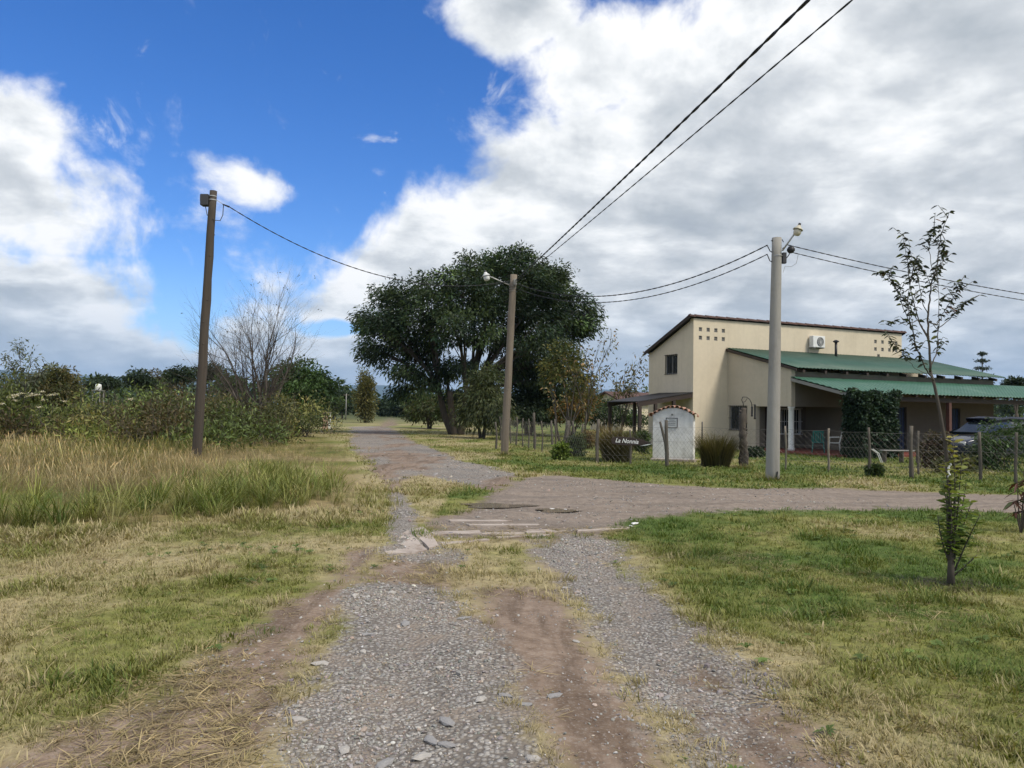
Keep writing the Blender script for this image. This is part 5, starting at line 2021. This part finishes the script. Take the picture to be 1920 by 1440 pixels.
# conifer behind the house
def conifer(name, label, base, top, w, seed):
    rng = np.random.default_rng(seed)
    base, top = Vector(base), Vector(top)
    root = empty(name, base, 0, label, 'tree')
    hgt = top.z
    MB().tube([(0, 0, -.2), (0, 0, hgt)], [.16, .02], 8).build('trunk', M_BARK, root)
    C = []
    br = MB()
    nl = 9
    for k in range(nl):
        t = k / (nl - 1)
        z = hgt * (.3 + .68 * t)
        r = w * (1 - t) ** .8 + .15
        for j in range(6):
            a = j * PI / 3 + k * .7
            e = Vector((math.cos(a) * r, math.sin(a) * r, z + .12 * r))
            br.tube([(0, 0, z), e], [.03, .008], 4)
            for q in (.45, .75, 1.0):
                C.append((e.x * q, e.y * q, z + .12 * r * q))
    br.build('branches', M_BARK, root)
    link('crown', crown_mesh('crown', np.array(C), 12, .20, .22, .06, [(.03, .045, .035), (.038, .055, .04)], rng, None, .1, .5, .35), M_LEAF, root)


cb = at(1842, 760, 58)
ct = at(1842, 660, 58)
conifer('conifer_tree', 'small dark conifer rising behind the right end of the roof', (cb.x, 58, 0), (ct.x, 58, ct.z), .9, 71)


# ---- bare tree
def bare_tree(name, label, base, top_z, spread, seed):
    random.seed(seed)
    rng = np.random.default_rng(seed)
    root = empty(name, base, 0, label, 'tree')
    tr, br = MB(), MB()
    ends = []

    def grow(p, d, L, r, lev):
        n = 4
        pts, rr = [p.copy()], [r]
        for k in range(n):
            d = (d + Vector((random.gauss(0, .10), random.gauss(0, .10), random.gauss(.03, .06)))).normalized()
            p = p + d * L / n
            pts.append(p.copy())
            rr.append(r * (1 - .55 * (k + 1) / n))
        (tr if lev == 0 else br).tube(pts, rr, 7 if lev < 2 else 4, lev < 1)
        if lev >= 4:
            ends.append(pts[-1])
            return
        nb = (4, 4, 3, 3)[lev]
        for j in range(nb):
            k = random.randint(1, n)
            axis_ = Vector((random.gauss(0, 1), random.gauss(0, 1), random.gauss(0, 1))).normalized()
            nd = (d + axis_.cross(d).normalized() * random.uniform(.40, .95) + Vector((0, 0, .06))).normalized()
            grow(pts[k], nd, L * random.uniform(.55, .8), rr[k] * .62, lev + 1)
        grow(pts[-1], d, L * .7, rr[-1] * .9, lev + 1)
    for j in range(6):
        a = 2 * PI * j / 6 + random.uniform(-.3, .3)
        tilt = random.uniform(.12, .62) if j else .03
        d = Vector((math.cos(a) * math.sin(tilt) * spread, math.sin(a) * math.sin(tilt) * spread, math.cos(tilt))).normalized()
        grow(Vector((math.cos(a) * .12, math.sin(a) * .12, -.2)), d, top_z * random.uniform(.27, .36), .12, 0)
    tr.build('trunk', M_BARK, root, True)
    br.build('branches', M_BARK, root)
    C = np.array([tuple(e) for e in random.sample(ends, min(150, len(ends)))])
    link('crown', crown_mesh('crown', C, 2, .08, .12, .07, [(.05, .045, .03), (.06, .06, .03)], rng), M_LEAF, root)


bt = ground_at(492, 46)
bare_tree('bare_tree', 'leafless many stemmed tree rising behind the left thicket', bt, 11.6, 1.0, 17)


# ---- thicket on the left
def build_thicket():
    rng = np.random.default_rng(77)
    random.seed(77)
    cols_all = [GRN, OLV, [(.10, .085, .05), (.085, .075, .045)], [(.06, .075, .035), (.075, .085, .04)], [(.09, .125, .04), (.11, .14, .045)]]
    Vs, Fs, Ts, nv = [], [], [], 0
    st = MB()
    for i in range(130):
        dp = rng.uniform(25, 52)
        right = {0: -9.0}.get(0) - (dp - 26) * .10
        xl = -dp * .75 - 4
        x = rng.uniform(xl, right - .3)
        hgt = rng.choice((rng.uniform(.7, 1.3), rng.uniform(1.2, 1.9), rng.uniform(1.8, 2.5))) * (1 + .2 * (dp > 36)) * (.72 if x > right - 2.0 and dp < 34 else 1)
        wdt = rng.uniform(1.0, 1.9)
        c = np.array((x, dp, hgt * .50))
        lob = [(Vector(c), (wdt, wdt * .8, hgt * .55)), (Vector(c + (wdt * .4, 0, hgt * .25)), (wdt * .6, wdt * .6, hgt * .35)), (Vector(c + (-wdt * .5, .1, hgt * .12)), (wdt * .6, wdt * .6, hgt * .35))]
        C, _ = lobe_points(lob, 20, rng, .5)
        C[:, 2] = np.maximum(C[:, 2], .15)
        cl = np.array(cols_all[rng.integers(0, 5)]) * np.array((1.12, 1.02, .9)) * math.exp(rng.normal(.14, .36))
        per = 34
        k = np.repeat(np.arange(len(C)), per)
        off = unit(rng.normal(0, 1, (len(k), 3))) * rng.uniform(0, 1, (len(k), 1)) ** .5 * .50
        D = unit(off + rng.normal(0, .3, off.shape) + np.array((0, 0, .25)))
        cc = cl[rng.integers(0, len(cl), len(C))] * np.exp(rng.normal(0, .25, (len(C), 1)))
        t = cc[k] * np.exp(rng.normal(0, .25, (len(k), 1)))
        P = C[k] + off
        P[:, 2] = np.maximum(P[:, 2], .02)
        V, Fq, T = leaf_geo(P, D, .22 * rng.uniform(.6, 1.3, len(P)), .06, t, rng, .3)
        Vs.append(V)
        Fs.append(Fq + nv)
        Ts.append(T)
        nv += len(V)
        for j in range(9):
            q = Vector(C[rng.integers(0, len(C))])
            st.tube([(x + random.uniform(-.4, .4), dp + random.uniform(-.3, .3), 0), q, q + Vector((random.uniform(-.2, .2), 0, random.uniform(.3, .7)))], [.014, .010, .004], 4, False)
    me = np_mesh('thicket', np.concatenate(Vs), np.concatenate(Fs), np.concatenate(Ts))
    o = link('thicket', me, M_LEAF)
    tag(o, 'wild olive green thicket of weeds and shrubs on the left', 'thicket', kind='stuff')
    s = st.build('stems', M_TWIG, o)
    s['kind'] = 'stuff'
    # white flower heads of the tall weeds at the left edge
    P, n = [], 0
    for (u, v) in [(30, 742), (40, 738), (58, 738), (70, 740), (78, 734), (52, 743), (95, 741), (102, 739), (30, 751), (72, 763), (80, 750), (245, 749), (62, 741), (26, 741), (5, 757), (18, 745), (120, 752)]:
        c = at(u, v, 25.2)
        for j in range(24):
            a, r = random.uniform(0, 2 * PI), random.uniform(0, .13)
            P.append((c.x + r * math.cos(a), c.y + r * math.sin(a), c.z + random.uniform(-.02, .03)))
    P = np.array(P)
    D = unit(rng.normal(0, 1, P.shape) * np.array((1, 1, .25)))
    V, Fq, T = leaf_geo(P, D, .05, .045, np.tile((.62, .58, .48), (len(P), 1)), rng, .9)
    f = link('flower_heads', np_mesh('flower_heads', V, Fq, T), M_LEAF, o)
    f['kind'] = 'stuff'


build_thicket()


# ---- clumps of garden grass and small plants
def grass_clump(name, label, base, hgt, rad, n, cols, seed, lean=.35, curl=.35, wid=.016):
    rng = np.random.default_rng(seed)
    root = empty(name, base, 0, label, 'plant')
    V, Fq, T = [], [], []
    cols = np.array(cols)
    for i in range(n):
        a = rng.uniform(0, 2 * PI)
        r = rad * .5 * math.sqrt(rng.uniform())
        out = np.array((math.cos(a), math.sin(a), 0))
        side = np.array((-math.sin(a), math.cos(a), 0))
        p = out * r
        ang = lean * rng.uniform(.1, 1.3)
        h_ = hgt * rng.uniform(.6, 1.1)
        c = cols[rng.integers(0, len(cols))] * math.exp(rng.normal(0, .2))
        b0 = len(V)
        for k in range(5):
            w = wid * (1, 1, .8, .5, .1)[k]
            V += [p - side * w / 2, p + side * w / 2]
            g = .55 + .5 * k / 4
            T += [c * g * np.array((1 + .25 * k / 4, 1 + .1 * k / 4, 1))] * 2
            p = p + (out * math.sin(ang) + np.array((0, 0, 1)) * math.cos(ang)) * h_ / 4
            ang += curl * rng.uniform(.3, 1.1)
        for k in range(4):
            Fq.append((b0 + 2 * k, b0 + 2 * k + 1, b0 + 2 * k + 3, b0 + 2 * k + 2))
    link('blades', np_mesh('blades', np.array(V), np.array(Fq), np.array(T)), M_LEAF, root)
    return root


def gz(u, v):
    p = G(u, v)
    return Vector((p.x, p.y, H1(p.x, p.y)))


ORN = [(.075, .07, .035), (.10, .09, .04), (.055, .055, .03)]
grass_clump('ornamental_grass', 'tall dark ornamental grass clump under the arrow sign', gz(1158, 866), 1.15, .75, 1500, ORN, 81, .30, .18)
grass_clump('ornamental_grass', 'round ornamental grass clump right of the white shrine', gz(1343, 876), 1.10, .80, 1700, ORN + [(.11, .11, .04)], 82, .34, .22)
grass_clump('ornamental_grass', 'pale feathery grass clump left of the arrow sign', gz(1143, 862), 1.35, .5, 700, [(.24, .19, .09), (.16, .15, .06)], 83, .30, .25)
for i, (u, v, ru, hh, lab, cols) in enumerate(((1052, 862, 13, .55, 'small bright green plant by the side fence foot', [(.10, .15, .03), (.13, .17, .04)]), (1080, 856, 16, .8, 'dark green shrub by the fence corner', DRK + GRN),
                                         (1100, 842, 14, .8, 'small orange leaved shrub behind the fence corner', [(.16, .10, .03), (.10, .09, .03)]), (1205, 852, 10, 1.0, 'slim young shrub left of the white shrine', GRN),
                                         (1752, 880, 30, 1.15, 'reddish brown shrub behind the fence near the sapling', [(.075, .06, .04), (.06, .055, .03), (.09, .06, .045)]),
                                         (1882, 884, 52, 1.7, 'large green shrub in front of the parked car', [(.05, .09, .03), (.06, .10, .035), (.04, .07, .028)]), (1845, 880, 28, 1.0, 'low grey green shrub left of the large green shrub', [(.06, .08, .045), (.07, .085, .05)]),
                                         (1412, 858, 18, .35, 'low dark plants along the annex wall foot', DRK), (1345, 838, 26, .4, 'low dark shrub at the house corner foot', DRK),
                                         (1640, 893, 6, .28, 'little weed at the foot of a fence post by the ivy', GRN), (1790, 888, 34, .5, 'small leafy plants behind the fence beside the sapling', OLV))):
    p = gz(u, v)
    w = ru * p.y / F_PX
    lobe_tree('garden_shrub', lab, 'shrub', p, [(p + Vector((0, 0, hh * .5)), (w, w * .8, hh * .5)), (p + Vector((w * .3, 0, hh * .7)), (w * .6, w * .5, hh * .32)), (p + Vector((-w * .35, 0, hh * .45)), (w * .6, w * .5, hh * .4))], 70, 36, .16 + .1 * w, .11, .05, cols, 85 + i, .015, .2, stems=3, twigs=6, shell=.5, flat=.1)

for u, v, rr_, lab in ((1448, 901, .34, 'ragged weeds round the foot of the concrete pole'), (945, 855, .32, 'ragged weeds round the foot of the grey wooden lamp pole'), (1392, 879, .30, 'grass tuft round the foot of the lantern trunk')):
    grass_clump('foot_weeds', lab, gz(u, v), .24, rr_ * 2.2, 130, [(.10, .13, .035), (.22, .19, .09), (.15, .16, .05)], 150 + u % 7, .6, .4, .012)

# ---- ivy covered veranda column
iv = hw(2.15, -7.25, 0)
ivy = empty('ivy_column', (iv.x, iv.y, 0), HOUSE_A, 'dense dark ivy mass covering the veranda corner', 'ivy')
rng = np.random.default_rng(99)
n = 3400
P = np.stack([rng.uniform(-.15, 1.75, n), rng.uniform(-.5, .35, n), rng.uniform(.0, 2.62, n)], 1)
face = rng.integers(0, 4, n)
P[:, 1] = np.where(face < 2, -.5 + rng.uniform(0, .16, n), P[:, 1])
P[:, 0] = np.where(face == 2, -.15 + rng.uniform(0, .16, n), np.where(face == 3, 1.75 - rng.uniform(0, .16, n), P[:, 0]))
P[:, 0] += (P[:, 2] > 2.2) * rng.uniform(-.25, .35, n)
bul = (fbm(P[:, 0] * 2.2 + face * 7, P[:, 2] * 2.2, 301) - .5) * .55
P[:, 1] -= np.where(face < 2, bul, 0)
P[:, 0] += np.where(face == 2, -bul, np.where(face == 3, bul, 0))
P[:, 2] += (fbm(P[:, 0] * 3, P[:, 1] * 3, 307) - .6) * .5 * (P[:, 2] > 2.1)
P[:, 2] = np.maximum(P[:, 2], .05)
me = crown_mesh('leaves', P, 9, .13, .13, .09, [(.020, .038, .024), (.026, .046, .026), (.032, .055, .032)], rng, np.array((.8, 0, 1.2)), .5, .2, 1.0, .35)
link('leaves', me, M_LEAF, ivy)
mb = MB()
for k in range(60):
    x, y = random.uniform(0, 1.6), random.uniform(-.3, .2)
    mb.tube([(x, y, 0), (x + random.uniform(-.2, .2), y, 1.2), (x + random.uniform(-.3, .3), y, 2.5)], [.035, .03, .015], 5)
mb.box(.05, 1.55, -.28, .2, .02, 2.4)  # solid core added among the stems to block light through the leaves
mb.build('stems', M_BARK, ivy)


# ================================================================== FOREGROUND SAPLING
def veined_leaves(name, P, D, L, W, tint, rng, mat, parent):
    """six-sided folded leaves for plants near the lens"""
    n = len(P)
    up = np.array((0, 0, 1.0)) + rng.normal(0, .45, (n, 3))
    S = unit(np.cross(D, up))
    Nn = unit(np.cross(S, D))
    L = L[:, None]
    W = W[:, None]
    sag = np.array((0, 0, -1.0)) * L
    a = P
    m1, m2 = P + D * L * .35 - Nn * W * .12, P + D * L * .70 - Nn * W * .10 + sag * .05
    l1, r1 = P + D * L * .33 + S * W * .5 + Nn * W * .10, P + D * L * .33 - S * W * .5 + Nn * W * .10
    l2, r2 = P + D * L * .70 + S * W * .36 + Nn * W * .06 + sag * .05, P + D * L * .70 - S * W * .36 + Nn * W * .06 + sag * .05
    tp = P + D * L + sag * .14
    V = np.stack([a, l1, m1, r1, l2, m2, r2, tp], 1).reshape(-1, 3)
    q = np.array([(0, 2, 1, 1), (0, 3, 2, 2), (1, 2, 5, 4), (2, 3, 6, 5), (4, 5, 7, 7), (5, 6, 7, 7)])
    tri = np.array([(0, 2, 1), (0, 3, 2), (1, 2, 5), (1, 5, 4), (2, 3, 6), (2, 6, 5), (4, 5, 7), (5, 6, 7)])
    Fq = (np.arange(n)[:, None, None] * 8 + tri[None]).reshape(-1, 3)
    return link(name, np_mesh(name, V, Fq, np.repeat(tint, 8, 0)), mat, parent)


sb = G(1783, 1096)
SY = sb.y
sap = empty('sapling', (sb.x, sb.y, H1(sb.x, sb.y)), 0, 'tall thin sapling with sparse leaves on the lawn at right', 'sapling')
so = sap.location
A = lambda u, v, dy=0.0: at(u, v, SY + dy) - so
random.seed(5)
rng = np.random.default_rng(5)
MB().tube([A(1783, 1100) - Vector((0, 0, .05)), A(1783, 1060), A(1780, 980), A(1779, 900), A(1772, 830), A(1762, 770), A(1752, 722), A(1744, 695)],
          [.040, .030, .026, .021, .017, .015, .014, .013], 10).build('trunk', M_TWIG, sap, True)
br = MB()
LP, LD = [], []


def sprig(px, r0, dys, leaf_from=1, dens=14, side=True):
    pts0 = [A(u, v, dy) for (u, v), dy in zip(px, dys)]
    pts = []
    for i in range(len(pts0) - 1):
        for k in range(5):
            pts.append(pts0[i].lerp(pts0[i + 1], k / 5) + Vector((random.gauss(0, .004), random.gauss(0, .004), 0)))
    pts.append(pts0[-1])
    m = len(pts)
    br.tube(pts, [r0 * .62 * (1 - .82 * k / (m - 1)) for k in range(m)], 6)
    for k in range(int(m * leaf_from / max(1, len(px) - 1)), m):
        d = (pts[min(k + 1, m - 1)] - pts[max(k - 1, 0)]).normalized()
        cnt = random.choice((1, 2, 2, 3, 3, 4))
        if random.random() < .34 and side:
            a = random.uniform(0, 2 * PI)
            e = pts[k] + (d * .6 + Vector((math.cos(a), math.sin(a), .3)) * .7) * random.uniform(.08, .2)
            br.tube([pts[k], e], [.004, .002], 5)
            for j in range(4):
                LP.append(tuple(pts[k].lerp(e, .4 + .2 * j)))
                LD.append((math.cos(a + j * 2.1), math.sin(a + j * 2.1), -.25))
        for j in range(cnt):
            a = random.uniform(0, 2 * PI)
            LP.append(tuple(pts[k]))
            LD.append((math.cos(a), math.sin(a), random.uniform(-.75, .15)))


sprig([(1744, 697), (1741, 640), (1740, 590), (1744, 545), (1758, 490), (1764, 440), (1780, 398)], .020, [0, 0, .02, .03, .06, .05, .05], 3)
sprig([(1742, 640), (1722, 600), (1706, 540), (1700, 480), (1692, 438)], .012, [0, -.05, -.1, -.12, -.1], 1)
sprig([(1752, 715), (1735, 690), (1718, 650), (1708, 610), (1702, 560), (1712, 500), (1703, 450)], .013, [0, -.06, -.12, -.15, -.15, -.16, -.2], 1)
sprig([(1741, 632), (1728, 612), (1712, 585), (1682, 545), (1662, 510), (1648, 512)], .010, [0, .08, .15, .2, .22, .25], 2)
sprig([(1742, 605), (1758, 610), (1766, 590), (1782, 565), (1795, 545), (1798, 532)], .009, [0, .05, .1, .12, .12, .15], 2)
sprig([(1744, 690), (1757, 660), (1760, 610), (1760, 560), (1758, 500)], .011, [0, .1, .15, .15, .18], 1)
sprig([(1760, 615), (1785, 595), (1800, 575), (1815, 562)], .008, [.12, .2, .22, .25], 1)
sprig([(1722, 600), (1700, 610), (1680, 600), (1660, 608)], .006, [-.1, -.15, -.2, -.2], 2)
sprig([(1740, 590), (1728, 560), (1720, 520), (1718, 480), (1722, 500)], .008, [.0, -.05, -.02, 0, 0], 1)
sprig([(1708, 610), (1690, 570), (1680, 540), (1672, 520)], .007, [-.12, -.1, -.1, -.1], 1)
sprig([(1752, 520), (1768, 480), (1772, 450)], .006, [.05, .1, .1], 0)
sprig([(1750, 512), (1742, 470), (1745, 440), (1752, 425)], .006, [.05, 0, 0, 0], 1)
sprig([(1750, 715), (1735, 700), (1715, 690), (1700, 672), (1688, 660), (1672, 640)], .006, [0, -.1, -.15, -.2, -.2, -.2], 3)
br.build('branches', M_TWIG, sap, True)
P, D = np.array(LP), unit(np.array(LD))
cols = np.array([(.030, .040, .024), (.040, .052, .028), (.026, .032, .022), (.10, .115, .03), (.12, .06, .03)])
ci = rng.choice(5, len(P), p=[.38, .34, .2, .05, .03])
veined_leaves('crown', P, D, rng.uniform(.042, .085, len(P)), rng.uniform(.020, .034, len(P)), cols[ci] * np.exp(rng.normal(0, .2, (len(P), 1))), rng, M_LEAF, sap)

# leafy shoots round its foot
sh = MB()
LP, LD, LT = [], [], []
for (u0, v0, u1, v1, dy, leafy, warm) in ((1785, 1070, 1787, 815, -.05, 34, .9), (1782, 1060, 1768, 900, .05, 24, .2), (1788, 1060, 1812, 905, .04, 26, .25), (1784, 1050, 1795, 880, .1, 26, .3),
                                         (1790, 1070, 1838, 965, -.08, 20, .15), (1778, 1050, 1758, 965, -.05, 16, .15), (1788, 1080, 1832, 1040, .0, 9, .5), (1786, 1060, 1822, 940, .1, 20, .2), (1780, 1060, 1772, 870, -.1, 24, .5), (1786, 1050, 1803, 860, -.02, 26, .4), (1784, 1040, 1778, 930, .08, 18, .2)):
    a, b = A(u0, v0), A(u1, v1, dy)
    pts = bend(a, b, -.02, .04, 8)
    sh.tube(pts, [.010 * (1 - .7 * k / 7) for k in range(8)], 6)
    leafy = int(leafy * (1.05 if warm < .8 else .9))
    for k in range(leafy * 2):
        t = (k // 2 + .5) / leafy
        q = t * 7
        i = min(6, int(q))
        p = pts[i].lerp(pts[i + 1], q - i)
        if t < .12:
            continue
        an = (k % 2) * PI + (k // 2) * 1.2 + random.gauss(0, .3)
        LP.append(tuple(p))
        LD.append((math.cos(an), math.sin(an), random.uniform(.0, .55)))
        w = warm * max(0, t - .55) * 2
        g = np.array((.125, .185, .045)) * (1 - w) + np.array((.34, .28, .06)) * w
        LT.append(g * math.exp(random.gauss(0, .22)))
sh.build('shoots', M_TWIG, sap, True)
P, D, T_ = np.array(LP), unit(np.array(LD)), np.array(LT)
veined_leaves('shoot_leaves', P, D, rng.uniform(.075, .125, len(P)), rng.uniform(.034, .050, len(P)), T_, rng, M_LEAF, sap)
tie = MB()
for k in range(9):
    p = A(1781 + random.uniform(-3, 3), 868 + k * 3.2, -.06)
    tie.lathe([(.001, .016), (.009, .008), (.010, -.004), (.004, -.016)], 7, Matrix.Translation(p) @ Matrix.Rotation(random.uniform(-.6, .6), 4, 'X'))
tie.build('white_blossom', M_CLOTH, sap, True)
# dark straw tufts scattered round its foot
mrng = np.random.default_rng(3)
nn = 150
a = mrng.uniform(0, 2 * PI, nn)
r = .42 * np.sqrt(mrng.uniform(0, 1, nn))
mx, my = sb.x + r * np.cos(a) * 1.2, sb.y + r * np.sin(a) * .8
place('dark_straw', STRAW, mx, my, np.tile((.10, .08, .055), (nn, 1)) * np.exp(mrng.normal(0, .3, (nn, 1))), mrng, 'dark straw tufts round the sapling foot', 'straw', .6, 1.1, 4, lift=.01)

# red leaved plant cut by the right edge
rb_ = G(1915, 1002)
rp = empty('red_leaved_plant', (rb_.x, rb_.y, H1(rb_.x, rb_.y)), 0, 'plant with drooping dark red leaves at the right edge', 'plant')
so2 = rp.location
B = lambda u, v, dy=0.0: at(u, v, rb_.y + dy) - so2
mb = MB()
LP, LD, LL = [], [], []
for tgt in ((1908, 905), (1918, 885), (1932, 880), (1900, 940), (1925, 935), (1950, 930)):
    pts = bend(B(1914, 1000), B(*tgt), .05, .05, 6)
    mb.tube(pts, [.012, .011, .010, .008, .006, .004], 6)
    for k in range(11):
        an = random.uniform(0, 2 * PI)
        LP.append(tuple(pts[random.randint(3, 5)]))
        LD.append((math.cos(an), math.sin(an), -.35 + random.uniform(-.3, .2)))
mb.build('stems', M_TWIG, rp, True)
P, D = np.array(LP), unit(np.array(LD))
cols = np.array([(.085, .035, .025), (.11, .05, .03), (.05, .07, .025), (.07, .03, .022)])
veined_leaves('leaves', P, D, rng.uniform(.15, .26, len(P)), rng.uniform(.028, .045, len(P)), cols[rng.integers(0, 4, len(P))], rng, M_LEAF, rp)


# ================================================================== SMALL THINGS FAR AWAY
def block(name, label, cat, p, w, d, hgt, wall_m, roof_m, rz=0.0, ridge=.9, win=0):
    r = empty(name, p, rz, label, cat)
    mb = MB().box(-w / 2, w / 2, -d / 2, d / 2, -.1, hgt)
    mb.prism([(-d / 2, hgt), (d / 2, hgt), (0, hgt + ridge)], -w / 2, w / 2, lambda a, b, t: (t, a, b))
    mb.build('wall', wall_m, r)
    rf = MB()
    for s in (-1, 1):
        rf.prism([(0, hgt + ridge + .02), (s * (d / 2 + .3), hgt - .12), (s * (d / 2 + .3), hgt + .02), (0, hgt + ridge + .16)], -w / 2 - .3, w / 2 + .3, lambda a, b, t: (t, a, b))
    rf.build('roof', roof_m, r)
    for k in range(win):
        x = -w / 2 + w * (k + .5) / win
        f = MB().box(x - .45, x + .45, -d / 2 - .05, -d / 2 - .002, 1.0, 2.0).build('window', M_WHITE, r)
        MB().box(x - .38, x + .38, -d / 2 - .06, -d / 2 - .052, 1.07, 1.93).build('pane', M_GLASS, f)
    return r


block('neighbour_house', 'pale gabled neighbour house glimpsed above the carport', 'house', (at(1190, 760, 72).x, 72, 0), 6.5, 5, 2.5, M_WALL, M_CAP, R(30), .9, 3)
block('brick_shed', 'small red brick shed seen under the carport', 'shed', (at(1196, 780, 75).x, 75, 0), 2.4, 2.4, 1.5, M_ROSE, M_CAP, R(10), .5, 0)
wt = empty('water_tank', (at(184, 740, 66).x, 66, 0), 0, 'white water tank on a stand above the left thicket', 'water tank')
zt = at(184, 722, 66).z
MB().lathe([(.22, zt - .45), (.25, zt - .40), (.25, zt - .02), (.20, zt + .06), (.08, zt + .10)], 18).build('tank', M_PLASTIC, wt, True)
for s in (-1, 1):
    for q in (-1, 1):
        MB().tube([(s * .32, q * .32, -.1), (s * .3, q * .3, zt - .44)], .05, 6).build('leg', M_TARP, wt)
MB().box(-.38, .38, -.38, .38, zt - .50, zt - .452).build('platform', M_TARP, wt)
for i, (u, lab) in enumerate(((607, 'leftmost pinkish gate post by the far grass edge'), (612.5, 'middle pinkish gate post by the far grass edge'), (618, 'rightmost pale gate post by the far grass edge'))):
    p = at(u, 795, 60)
    g = empty('gate_post', (p.x, p.y, 0), 0, lab, 'gate post')
    MB().box(-.075, .075, -.075, .075, -.1, 1.25).build('shaft', M_ROSE if i < 2 else M_WHITE, g, bevel=.01)
    MB().box(-.10, .10, -.10, .10, 1.25, 1.31).build('cap', M_SLAB, g)
p = at(649, 757, 105)
fp = empty('far_pole', (p.x, 105, 0), 0, 'pale far pole left of the poplar', 'utility pole')
MB().tube([(0, 0, -.2), (0, 0, at(649, 738, 105).z)], [.08, .06], 8).build('shaft', M_TARP, fp, True)
MB().box(-.4, .4, -.04, .04, at(649, 741, 105).z, at(649, 740, 105).z).build('cross_arm', M_POLE2, fp)

# woodland far off, reading as one mass along the horizon
wr = np.random.default_rng(400)
nC = 1500
az_ = wr.uniform(R(-42), R(42), nC)
dd = wr.uniform(170, 330, nC)
az_ = np.where((np.abs(az_ - R(-9.2)) < R(1.2)) & (dd < 260), az_ - R(4), az_)
hh_ = (3.0 + 5.5 * fbm(az_ * 40, dd / 60, 403)) * np.sqrt(wr.uniform(0, 1, nC))
Cw = np.stack([dd * np.sin(az_), dd * np.cos(az_), hh_], 1)
tag(link('distant_woodland', crown_mesh('distant_woodland', Cw, 26, 2.6, 1.5, .7, DRK + GRN, wr, None, .1, .2, .7), M_LEAF), 'dark line of far trees along the horizon below the hills', 'woodland', kind='stuff')

# ------------------------------------------------------------------ air between here and the hills
hz = MB().box(-14000, 14000, -600, 13500, -6, 620).build('haze')
tag(hz, 'thin bluish air over the far hills', 'haze', kind='stuff')
m = bpy.data.materials.new('haze_air')
m.use_nodes = True
m.node_tree.nodes.clear()
T = NT(m.node_tree)
pv = T.n('ShaderNodeVolumePrincipled')
pv.inputs['Color'].default_value = (.42, .66, 1.0, 1)
pv.inputs['Density'].default_value = 0.00006
pv.inputs['Anisotropy'].default_value = 0.0
o_ = T.n('ShaderNodeOutputMaterial')
m.node_tree.links.new(pv.outputs[0], o_.inputs['Volume'])
hz.data.materials.append(m)
hz.display_type = 'WIRE'
